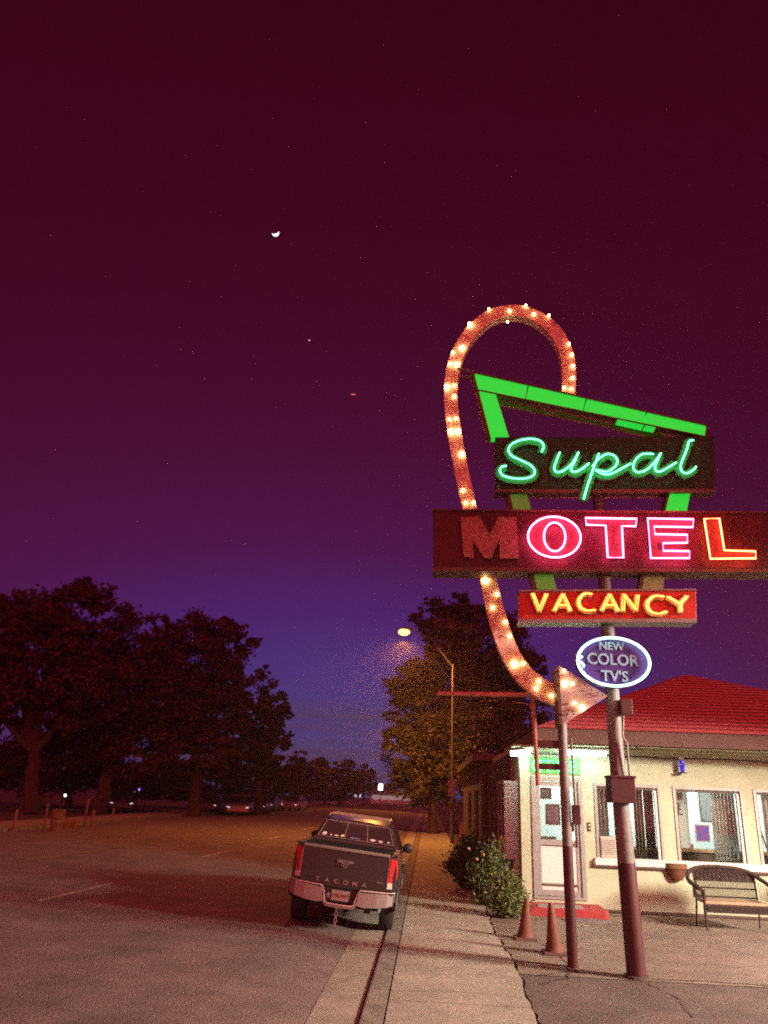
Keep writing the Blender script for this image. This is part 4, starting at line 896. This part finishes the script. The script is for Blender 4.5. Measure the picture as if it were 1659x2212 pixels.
# ================================================================== MOON, STAR, AIRCRAFT
def sky_pt(px, py, r): d = ray(px, py).normalized(); return Vector((0,0,CAMZ))+d*r
mc = sky_pt(595,503,4000); toc = (cam.location-mc).normalized(); ux = toc.cross(Vector((0,0,1))).normalized()*-1; uz = ux.cross(toc)*-1
if uz.z < 0: uz = -uz
mr = 17.; mb = MB(); A = []; B = []; n = 24; rows = []
for i in range(n+1):
    a = -pi/2-1.75+3.5*i/n + .42; o1 = ux*cos(a)*mr+uz*sin(a)*mr; w = .9*abs(cos((i/n-.5)*pi)); i1 = o1*(1-w); rows.append((mc+o1, mc+(o1+i1)*.5+toc*2.5, mc+i1))
mb.grid([list(r) for r in rows]); mb.grid([[r[0], mc+(r[0]-mc)*.9-toc*2, r[2]] for r in rows]); mb.build('t', M['moonlit'])
mo_ = bpy.data.objects['t']; mo_.name = 'moon'; mo_['category'] = 'moon'; tag(mo_, 'bright crescent moon alone in the maroon sky', 'moon')
mb = MB(); mb.ball(sky_pt(668,735,4000), 3.2, 8, 5); tag(mb.build('star', M['star'], at=sky_pt(668,735,4000)), 'single faint star below the moon', 'star')
p = sky_pt(763,852,4000); mb = MB(); mb.ball(p, 5, 8, 5, (2.6,.6,.45)); tag(mb.build('aircraft_light', M['plane_l'], at=p), 'tiny orange streak of an aircraft light in the sky', 'aircraft light')

# ================================================================== PICK-UP TRUCK
TS = .84; TX, TY = -1.285, 12.30
tyaw, troll = radians(.3), radians(5.4)
truck = thing('pickup_truck', (0,0,0), 'dark grey pickup truck parked at the kerb, seen from behind', 'pickup truck'); 
TM = Matrix.Translation((TX,TY,.0)) @ Matrix.Rotation(tyaw,4,'Z') @ Matrix.Rotation(troll,4,'Y') @ Matrix.Scale(TS,4)
def tb(mb, name, m, par=None, smooth=False, bevel=0): return mb.build(name, m, par or truck, smooth=smooth, bevel=bevel)
# local: x right, y forward (0 = rear face of tailgate), z up from the ground
def section(y, hw, zb, zt, hwt, n=7, crown=.0):   # closed outline of the body at y: sides bulging
    L_ = []
    for s, (w, z_) in enumerate(((hw*.93,zb),(hw*.985,zb+.10*(zt-zb)),(hw,zb+.42*(zt-zb)),(hw*.992,zb+.72*(zt-zb)),(hwt,zt-.03),(hwt-.03,zt))): L_.append((w,z_))
    pts = [Vector((-w,y,z_)) for w, z_ in L_]+[Vector((w,y,z_)) for w, z_ in L_[::-1]]
    return pts
def loft(mb, secs, cap=True):
    n = len(secs[0]); base = len(mb.v)
    vs = [p for s in secs for p in s]; fs = []
    for i in range(len(secs)-1):
        for j in range(n): fs.append((i*n+j, i*n+(j+1) % n, (i+1)*n+(j+1) % n, (i+1)*n+j))
    if cap: fs += [tuple(range(n))[::-1], tuple((len(secs)-1)*n+j for j in range(n))]
    mb.add(vs, fs); return mb
mb = MB()
secs = [section(.03,.905,.62,1.32,.875), section(.12,.93,.60,1.325,.885), section(.55,.94,.56,1.325,.89), section(1.55,.94,.52,1.32,.89), section(1.62,.935,.42,1.27,.90), section(3.6,.935,.40,1.22,.90), section(4.6,.93,.42,1.15,.86), section(5.05,.88,.45,1.05,.78), section(5.2,.78,.5,.95,.68)]
loft(mb, secs)
body = tb(mb, 'body', M['truck'], bevel=.012)
# bed cavity cover (tonneau edge) and rails
mb = MB(); mb.box((-.80,.08,1.326),(.80,1.5,1.338)); tb(mb, 'bed_cover', mat('cover_cloth', (.02,.018,.018), .95, spec=.05))
for sx in (-1,1): mb = MB(); mb.box((sx*.86-.045,.06,1.322),(sx*.86+.045,1.52,1.346)); tb(mb, 'bed_rail', M['black'], bevel=.008)
# tailgate
mb = MB(); P0 = [(-.755,.70),(.755,.70),(.765,1.30),(-.765,1.30)]; mb.prism([Vector((x,-.012,z_)) for x, z_ in P0], [Vector((x,.05,z_)) for x, z_ in P0]); tg = tb(mb, 'tailgate', M['truck'], bevel=.018)
mb = MB(); mb.prism([Vector((x,-.03,z_)) for x, z_ in ((-.765,1.295),(.765,1.295),(.765,1.335),(-.765,1.335))], [Vector((x,.07,z_)) for x, z_ in ((-.765,1.295),(.765,1.295),(.765,1.345),(-.765,1.345))]); mb.build('top_cap', mat('satin_trim', (.20,.17,.155), .6), tg, bevel=.01)
mb = MB(); mb.box((-.70,-.016,.82),(.70,-.0125,.835)); mb.box((-.17,-.022,1.045),(.17,-.0125,1.165)); mb.build('handle_recess', M['black'], tg, bevel=.006)
mb = MB(); mb.box((-.14,-.034,1.11),(-.045,-.022,1.155)); mb.box((.05,-.034,1.11),(.14,-.022,1.155)); mb.box((-.045,-.034,1.135),(.05,-.022,1.155)); mb.build('handle', M['metal'], tg, bevel=.004)
mb = MB()                                      # three-oval emblem
def oval(mb, cx, cz, a, b, r=.0045, y=-.03): mb.tube([(cx+a*cos(2*pi*i/24), y, cz+b*sin(2*pi*i/24)) for i in range(24)], r, 5, closed=True)
oval(mb, 0, 1.085, .062, .042); oval(mb, 0, 1.085, .020, .040); oval(mb, 0, 1.105, .044, .018); mb.build('emblem', M['chrome'], tg)
for i, c in enumerate('TACOMA'):
    text_mb(c, .088, (-.44+i*.163,-.020,.805), (1,0,0), (0,0,1), .012, font_w=1.35, off=.0015).build('badge_letter', M['chrome'], tg)
text_mb('4x4', .055, (.635,-.020,.885), (1,0,0), (0,0,1), .008, font_w=1.3).build('badge', M['chrome'], tg)
# tail lights
for sx in (-1,1):
    q = [(.772,.905),(.905,.905),(.93,1.02),(.922,1.16),(.885,1.27),(.785,1.285)]
    mb = MB(); f_ = [Vector((sx*x,-.012+.10*max(0,(x-.86))/.07,z_)) for x, z_ in q]; mb.prism(f_, [Vector((p.x*1.004,.13,p.z)) for p in f_]); tl = tb(mb, 'tail_light', M['tail_red'], bevel=.01)
    mb = MB(); q2 = [(.772,.80),(.90,.80),(.905,.90),(.772,.90)]; f_ = [Vector((sx*x,-.008+.10*max(0,(x-.86))/.07,z_)) for x, z_ in q2]; mb.prism(f_, [Vector((p.x,.10,p.z)) for p in f_]); mb.build('reversing_lens', M['tail_clear'], tl, bevel=.006)
    mb = MB(); mb.box((sx*.765-.006,-.02,.79),(sx*.765+.006,-.013,1.28)); mb.build('lens_edge', M['chrome'], tl)
# bumper: chrome wrap with dropped step and plate recess
mb = MB()
for sx in (-1,1):
    prf = [(.30,.50,.70),(.40,.48,.705),(.62,.50,.72),(.80,.53,.735),(.89,.56,.745),(.925,.60,.75)]; yb = [-.19,-.19,-.18,-.14,-.06,.10]
    f_ = [Vector((sx*x,yb[i],a)) for i, (x,a,b) in enumerate(prf)]; g_ = [Vector((sx*x,yb[i],b)) for i, (x,a,b) in enumerate(prf)]; gi = [p+Vector((0,.14,.004)) for p in g_]; fi = [p+Vector((0,.06,.02)) for p in f_]
    mb.grid([fi, f_, g_, gi])
low = [(-.30,.50),(-.24,.43),(0,.42),(.24,.43),(.30,.50)]; up_ = [(-.30,.56),(-.24,.47),(0,.46),(.24,.47),(.30,.56)]
mb.grid([[Vector((x,-.19,z_)) for x, z_ in low], [Vector((x,-.195,z_)) for x, z_ in up_], [Vector((x,-.12,z_+.01)) for x, z_ in up_]])
bp = tb(mb, 'bumper', mat('bumper_metal', (.34,.32,.30), .32, metal=.35))
md = bp.modifiers.new('thick', 'SOLIDIFY'); md.thickness = .008
mb = MB(); mb.box((-.92,-.13,.735),(-.30,.0,.752)); mb.box((.30,-.13,.735),(.92,.0,.752)); mb.box((-.30,-.12,.50),(.30,-.03,.70)); mb.box((-.92,.0,.52),(.92,.03,.70)); mb.build('step_pad', M['black'], bp, bevel=.006)
mb = MB()
for sx in (-1,1): mb.tube([(sx*.92,-.03,.755),(sx*.80,-.12,.75),(sx*.33,-.165,.735),(sx*.29,-.17,.66),(sx*.25,-.185,.50),(sx*.20,-.19,.475),(0,-.195,.47)], .011, 6)
mb.build('bright_edge', mat('worn_chrome', (.75,.70,.62), .3, metal=.5), bp, smooth=True)
mb = MB(); mb.box((-.155,-.135,.525),(.155,-.123,.685)); pt_ = tb(mb, 'licence_plate', M['plate'], bevel=.004)
text_mb('CHL3W7', .078, (0,-.138,.60), (1,0,0), (0,0,1), .004, font_w=.9).build('lettering', M['plate_red'], pt_)
mb = MB(); mb.box((-.24,-.135,.55),(-.18,-.12,.63)); tb(mb, 'socket_cover', M['metal'], bevel=.01)
# hitch with ball and chain
mb = MB(); mb.box((-.06,-.22,.34),(.06,.1,.42)); hi_ = tb(mb, 'tow_hitch', M['black'], bevel=.01)
mb = MB()
for k in range(5): mb.tube([(-.02+.025*cos(2*pi*i/8)*(1 if k % 2 else .3), -.23+.025*cos(2*pi*i/8)*(.3 if k % 2 else 1), .40-.052*k+.03*sin(2*pi*i/8)) for i in range(8)], .008, 5, closed=True)
mb.build('chain', M['chrome'], hi_)
# underbody, axle, exhaust, spare
mb = MB(); mb.box((-.60,.1,.45),(.60,4.9,.60)); mb.box((-.52,.15,.36),(-.42,4.8,.45)); mb.box((.42,.15,.36),(.52,4.8,.45)); mb.tube([(-.78,.92,.36),(.78,.92,.36)], .05, 8); mb.ball((0,.92,.36), .15, 10, 6); tb(mb, 'chassis', M['black'])
mb = MB(); mb.tube([(.55,.9,.42),(.60,.35,.44),(.68,.22,.43)], .032, 8); tb(mb, 'exhaust', M['metal'], smooth=True)
mb = MB(); R = .30; rows = []
for i in range(25): a = 2*pi*i/24; rows.append([Vector((R*cos(a)*k, .40+R*sin(a)*k, .50+.07*h_)) for k, h_ in ((.6,-1),(.9,-1),(1,-.5),(1,.5),(.9,1),(.6,1))])
mb.grid(rows); tb(mb, 'spare_wheel', M['tyre'], smooth=True)
# wheels
def wheel(x, y):
    mb = MB(); R = .385; w = .13; rows = []
    for i in range(33):
        a = 2*pi*i/32; rows.append([Vector((x+dx, y+R*k*cos(a), .385+R*k*sin(a))) for dx, k in ((-w*.85,.62),(-w,.80),(-w*.93,.95),(-w*.75,1),(w*.75,1),(w*.93,.95),(w,.80),(w*.85,.62))])
    mb.grid(rows); wo = tb(mb, 'wheel', M['tyre'], smooth=True)
    mb = MB(); sg = 1 if x > 0 else -1; mb.tube([(x+sg*.02,y,.385),(x+sg*.09,y,.385)], .245, 20); mb.tube([(x+sg*.09,y,.385),(x+sg*.115,y,.385)], .06, 10)
    for k in range(6): a = 2*pi*k/6; mb.tube([(x+sg*.1,y,.385),(x+sg*.1,y+.22*cos(a),.385+.22*sin(a))], .022, 5)
    mb.build('rim', M['rimmetal'], wo)
for x in (-.80,.80):
    for y in (.92,4.45): wheel(x, y)
# wheel arches (dark lips)
for sx in (-1,1):
    for y in (.92,4.45):
        mb = MB(); P = [(sx*.945, y+.45*cos(a), .42+.45*sin(a)) for a in [pi*i/14 for i in range(15)]]; mb.tube(P, .03, 6); mb.prism([Vector((sx*.90,y+.44*cos(a),.42+.44*sin(a))) for a in [pi*i/14 for i in range(15)]], [Vector((sx*.948,y+.44*cos(a),.42+.44*sin(a))) for a in [pi*i/14 for i in range(15)]]); tb(mb, 'wheel_arch', M['black'])
# cab
cy0, cy1 = 1.60, 3.85
def cabsec(y, z0, z1, h0, h1, r=.10):
    pts = [(-h0,z0),(-h0*.985,z0+.1),(-h1-.015,z1-r*.9),(-h1+.03,z1-r*.35),(-h1+r,z1-.02),(-h1*.45,z1+.008),(h1*.45,z1+.008),(h1-r,z1-.02),(h1-.03,z1-r*.35),(h1+.015,z1-r*.9),(h0*.985,z0+.1),(h0,z0)]
    return [Vector((x,y,z_)) for x, z_ in pts]
mb = MB(); loft(mb, [cabsec(1.60,1.18,1.30,.90,.86,.03), cabsec(1.64,1.18,1.36,.895,.85,.04), cabsec(1.82,1.16,1.735,.895,.665), cabsec(2.2,1.15,1.775,.895,.67), cabsec(3.1,1.12,1.775,.895,.67), cabsec(3.45,1.12,1.74,.895,.66), cabsec(4.05,1.12,1.28,.885,.80,.05)])
cab = tb(mb, 'cab', M['truck'], smooth=True)
# rear window: three panes in a slanted plane from (1.62,1.34) to (1.83,1.70)
def rw(x, s, out_=.012):                       # point on rear glass; x fraction -1..1, s 0 bottom 1 top
    y = 1.648+.170*s; z_ = 1.385+.315*s; hw_ = .795-.135*s; return Vector((x*hw_, y-out_, z_+out_*.45))
def rquad(mb, x0, x1, s0, s1, o0=.012, o1=.0): mb.prism([rw(x0,s0,o0), rw(x1,s0,o0), rw(x1,s1,o0), rw(x0,s1,o0)], [rw(x0,s0,o1), rw(x1,s0,o1), rw(x1,s1,o1), rw(x0,s1,o1)])
mb = MB(); rquad(mb, -.93,.93,.03,.93); rwn = tb(mb, 'rear_window', M['tglass'])
mb = MB()
rquad(mb,-.95,.95,.93,.97,.02); rquad(mb,-.95,.95,-.0,.03,.02)
for a in (-.95,.93): rquad(mb,a,a+.02,.03,.93,.02)
for a in (-.30,.28): rquad(mb,a,a+.022,.03,.93,.02)
mb.build('window_trim', mat('window_trim', (.20,.16,.14), .5), rwn)
for x0, w, h in ((-.86,.10,.16),(-.66,.05,.09),(-.56,.12,.07),(-.38,.10,.13),(-.16,.28,.05),(.36,.15,.12),(.58,.10,.08),(.80,.06,.08)):
    mb = MB(); n = 10; cx_ = x0+w/2; cs = .10+h/2
    q = [(cx_+w/2*cos(2*pi*i/n), cs+h/2*sin(2*pi*i/n)) for i in range(n)] if abs(w-.10) > .001 else [(x0,.10),(x0+w,.10),(x0+w,.10+h),(x0,.10+h)]
    mb.prism([rw(x,s,.0145) for x, s in q], [rw(x,s,.0125) for x, s in q]); mb.build('sticker', M['violet_sticker'] if False else (mat('bluish_sticker', (.22,.2,.42), .6) if w > .2 else M['sticker']), rwn)
mb = MB(); mb.box((-.10,1.80,1.752),(.10,1.86,1.772)); tb(mb, 'brake_light', mat('centre_brake', (.5,.4,.33), .4))
# roof rack: two side rails and crossbars
mb = MB()
for sx in (-1,1): mb.tube([(sx*.60,1.86,1.77),(sx*.60,1.93,1.81),(sx*.60,3.2,1.81),(sx*.60,3.3,1.77)], .014, 6)
for y in (1.95,2.6,3.2): mb.tube([(-.60,y,1.812),(.60,y,1.812)], .013, 6)
tb(mb, 'roof_rack', mat('rack_metal', (.45,.36,.27), .4, metal=.5), smooth=True)
# side windows, doors handles, mirrors
for sx in (-1,1):
    mb = MB()
    for y0, y1 in ((1.98,2.75),(2.82,3.55)):
        A = [Vector((sx*.90,y0-.08*0,1.27)), Vector((sx*.90,y1+.12*(y0>2.5),1.27)), Vector((sx*.712,y1-.12*(y0>2.5),1.68)), Vector((sx*.712,y0+.06*(y0<2.5),1.68))]; mb.prism(A, [p+Vector((-sx*.03,0,0)) for p in A])
    tb(mb, 'side_window', M['tglass'])
    mb = MB(); mb.tube([(sx*.90,3.50,1.20),(sx*1.0,3.48,1.24)], .02, 6); mb.ball((sx*1.01,3.46,1.28), .125, 12, 8, (.9,.5,.78)); tb(mb, 'mirror', M['black'], smooth=True)
    for y in (2.05,2.95):
        mb = MB(); mb.tube([(sx*.945,y,1.08),(sx*.965,y+.02,1.08),(sx*.965,y+.14,1.08),(sx*.945,y+.16,1.08)], .010, 6); tb(mb, 'door_handle', M['chrome'])
# place the truck: its parts were built in truck space at the origin
truck.matrix_world = TM; 
for o in [truck]+list(truck.children_recursive): o['_w'] = list(TM.translation)

# ================================================================== FAR SIDE OF THE ROAD
def post(px, y1px, y0px, Y, w, label, m=None):
    a, b = atY(px, y0px, Y), atY(px, y1px, Y); mb = MB(); mb.tube([(a.x,Y,-.02),(a.x,Y,b.z-.05),(a.x,Y,b.z)], [w,w*.95,w*.6], 7); return tag(mb.build('post', m or mat('post_wood', (.26,.15,.09), .9, var=.4, vscale=8), at=(a.x,Y,0)), label, 'post', 'posts along the far pavement')
post(30,1748,1788,31, .06, 'leaning-looking short orange-lit post nearest the left edge')
post(96,1735,1782,33, .045, 'dim thin post between the left edge post and the barrel')
post(184,1725,1770,36, .05, 'tall thin post right of the barrel'); post(199,1750,1777,36, .07, 'thicker short post right of the tall thin one')
post(243,1745,1768,40, .05, 'faint post farther right near the pair of small lights')
br_ = thing('barrel', (atY(122,1780,32).x,32,0), 'tapered open barrel on the far pavement, lit orange', 'barrel'); c = br_.location
mb = MB(); mb.lathe([(.20,-.01),(.24,.4),(.28,.80),(.30,.84),(.26,.84),(.24,.7)], (c.x,32,0), 20); mb.build('body', mat('rusty_drum', (.26,.15,.08), .8, var=.5, vscale=5), br_, smooth=True); mb = MB(); mb.lathe([(.245,.38),(.252,.40),(.247,.42)], (c.x,32,0), 20); mb.build('hoop', M['metal'], br_)
def crate(px, Y, w, h, label):
    x = atY(px,1780,Y).x; t = thing('crate', (x,Y,0), label, 'crate', 'crates on the far pavement'); mb = MB(); [mb.box((x-w/2,Y-w/2,h*k/3+.01),(x+w/2,Y+w/2,h*(k+.8)/3)) for k in range(3)]; mb.build('slats', M['wood'], t)
    mb = MB(); [mb.box((x+sx*w/2-.02,Y+sy*w/2-.02,0),(x+sx*w/2+.02,Y+sy*w/2+.02,h+.01)) for sx in (-1,1) for sy in (-1,1)]; mb.build('corner_post', M['wood'], t); return t
crate(141,34,.28,.34,'small crate just right of the barrel'); crate(157,35,.34,.36,'slightly larger crate second right of the barrel')
fb = thing('fence', (-21,36,0), 'low wire fence on posts in front of the dark trees', 'fence')
for k in range(9): mb = MB(); y = 22+k*4.5; mb.tube([(-20.3,y,-.05),(-20.3,y,1.1)], .05, 6); mb.build('fence_post', M['bark'], fb)
mb = MB(); [mb.tube([(-20.3,22,z_),(-20.3,58,z_)], .008, 4) for z_ in (.35,.7,1.05)]; mb.build('wire', M['metal'], fb)
# parked cars far away
def car(loc, rz, paint):
    t = thing('parked_car', (0,0,0), 'x', 'car')
    mb = MB(); s = lambda y, hw, zb, zt: [Vector(p) for p in ((-hw*.95,y,zb),(-hw,y,zb+.3*(zt-zb)),(-hw*.97,y,zt-.06),(-hw*.88,y,zt),(hw*.88,y,zt),(hw*.97,y,zt-.06),(hw,y,zb+.3*(zt-zb)),(hw*.95,y,zb))]
    loft(mb, [s(-2.2,.75,.35,.68), s(-2.0,.86,.25,.80), s(-1.0,.90,.22,.92), s(1.4,.90,.22,.95), s(2.0,.86,.26,.92), s(2.25,.78,.38,.80)]); mb.build('body', paint, t, bevel=.02)
    mb = MB(); c_ = lambda y, z_, hw: [Vector(p) for p in ((-.86,y,.90),(-hw,y,z_),(hw,y,z_),(.86,y,.90))]; loft(mb, [c_(-1.15,.94,.80), c_(-.45,1.40,.62), c_(.9,1.42,.62), c_(1.7,.96,.78)]); mb.build('cabin', M['tglass'], t, bevel=.03)
    mb = MB(); mb.box((-.60,-.45,1.405),(.60,.95,1.435)); mb.build('roof', paint, t, bevel=.01)
    for sx in (-1,1):
        mb = MB(); mb.ball((sx*.62,-2.16,.62), .10, 8, 5, (1.5,.5,.8)); mb.build('headlight', mat('headlight_glint', (.6,.6,.6), .3, emit=(.7,.65,.85), es=1.3), t)  # lens glows by itself to give the small bluish glints on parked cars
        for y in (-1.35,1.35): mb = MB(); mb.tube([(sx*.72,y,.31),(sx*.91,y,.31)], .31, 14); w_ = mb.build('wheel', M['tyre'], t); 
    t.location = loc; t.rotation_euler = (0,0,rz); return t
cars = [((518,1752),60,.15,(.30,.25,.22),'pale boxy car, first of the far parked cars from the left'), ((556,1750),66,.1,(.12,.16,.30),'bluish car in the middle of the far parked cars'), ((578,1749),74,.0,(.10,.13,.26),'smaller bluish car half hidden right of the middle one'), ((636,1746),80,-.1,(.45,.35,.28),'light car at the right end of the far row, near the road bend'), ((263,1762),58,.3,(.10,.07,.07),'dark car under the trees showing two small front lights')]
cars += [((492,1754),62,.5,(.16,.12,.12),'dark pickup-like car at the left end of the far row'), ((600,1748),90,.0,(.20,.2,.22),'small grey car between the navy one and the sandy one'), ((448,1756),64,.2,(.12,.08,.08),'dim brown car left of the far row, under the trees')]
for k, ((px, py), Y, rz, c_, lb) in enumerate(cars):
    a = atY(px, py, Y); t = car((a.x, Y, -.01), rz, mat('car_paint_%s' % ('beige','blue','navy','sand','dark','brown','grey','umber')[k], c_, .35, metal=.3, coat=.4)); tag(t, lb, 'car', 'far parked cars')
for px, py, Y, m, r, lb in ((141,1718,60,'far_white',.10,'tiny bluish white yard light deep under the left trees'), (300,1705,62,'violet',.10,'tiny violet light high under the left trees'), (422,1724,66,'violet',.15,'small violet light left of the far parked cars'), (293,1710,64,'far_white',.06,'faint white point beside the high violet light')):
    a = atY(px, py, Y); t = thing('yard_light', (a.x,Y,0), lb, 'lamp', 'yard lights under the trees'); mb = MB(); mb.tube([(a.x,Y+.1,-.02),(a.x,Y+.1,a.z+.1)], .03, 6); mb.build('pole', M['metal'], t); mb = MB(); mb.ball(a, r, 8, 5); mb.build('bulb', M[m], t)
# headlights glint on the dark car
# distant lit wall, signs and buildings at the road end
FY = 170
a, b = atY(800,1722,FY), atY(925,1738,FY)
fb2 = thing('distant_building', ((a.x+b.x)/2,FY,0), 'long low pale building across the far end of the road', 'building'); zb_ = b.z
mb = MB(); mb.box((a.x,FY,-.3),(b.x+1,FY+12,a.z+1.0)); mb.build('wall', mat('pale_far_wall', (.50,.47,.44), .8), fb2); mb = MB(); mb.box((a.x+.4,FY-.06,a.z-.35),(b.x+.4,FY-.003,a.z+.45)); mb.build('lit_window_band', emat('dim_window_light', (.40,.33,.33), .55), fb2); mb = MB(); mb.box((a.x-.5,FY-1.5,a.z+1.0),(b.x+1.5,FY+13,a.z+1.5)); mb.build('roof', M['fascia'], fb2)  # glowing strip added on the far wall, standing in for light on it
for px, py, w, h, m, lb in ((822,1700,.9,1.2,'far_white','bright white lit sign high at the far end of the road'), (870,1714,.5,1.1,'far_blue','small blue lit sign at the far end of the road'), (918,1716,.7,.7,'far_white','round white light at the right of the distant signs'), (702,1722,.3,.8,'far_white','thin white light far down the road, left of the others'), (768,1716,.35,.9,'far_white','thin white light left of the pale far building'), (778,1718,.3,.7,'far_white','thin white light touching the end of the pale far building')):
    q = atY(px, py, FY-6); t = thing('lit_sign', (q.x,FY-6,0), lb, 'lit sign', 'distant lights at the road end'); mb = MB(); mb.tube([(q.x,FY-5.8,-.2),(q.x,FY-5.8,q.z+h*.3)], .10, 6); mb.build('pole', M['metal'], t); k = .45 if 'thin' in lb else 1
    mb = MB(); mb.box((q.x-w/2,FY-6.1,q.z-h/2),(q.x+w/2,FY-5.9,q.z+h/2)); mb.build('lit_face', emat('distant_dim_light', (.8,.9,.9), .8) if 'thin' in lb else M[m], t, bevel=.05)
# small roadside things by the lamp post
q = atZ(1002,1822,0); t = thing('utility_box', (q.x+.1,q.y,0), 'small orange-lit post with a box beside the lamp post foot', 'utility box')
mb = MB(); mb.box((q.x-.18,q.y-.1,-.03),(q.x+.18,q.y+.1,.85)); mb.build('cabinet', M['rust_pipe'], t, bevel=.02); mb = MB(); mb.box((q.x-.20,q.y-.12,.85),(q.x+.20,q.y+.12,.90)); mb.build('lid', M['rim'], t)

# ================================================================== HAZE
mb = MB(); mb.box((-320,-60,-1.4),(320,420,34)); hz = mb.build('haze'); tag(hz, kind='stuff')
hm = bpy.data.materials.new('haze_air'); hm.use_nodes = True; t = hm.node_tree; t.nodes.clear(); o_ = t.nodes.new('ShaderNodeOutputMaterial'); v = t.nodes.new('ShaderNodeVolumePrincipled')
v.inputs['Color'].default_value = (.95,.86,.85,1); v.inputs['Density'].default_value = .0013; v.inputs['Anisotropy'].default_value = .80
t.links.new(v.outputs[0], o_.inputs['Volume']); hz.data.materials.clear(); hz.data.materials.append(hm)
for q in ('moon_glow','star_light','aircraft_light','far_white_light','far_blue_light','violet_light','sodium_lens','headlight_glint','distant_dim_light','neon_turquoise','warm_bulb','pale_far_wall','blue_glass'):
    if q in MATS: MATS[q].cycles.emission_sampling = 'NONE'
# tidy helper properties
for o in SC.objects:
    if '_w' in o: del o['_w']
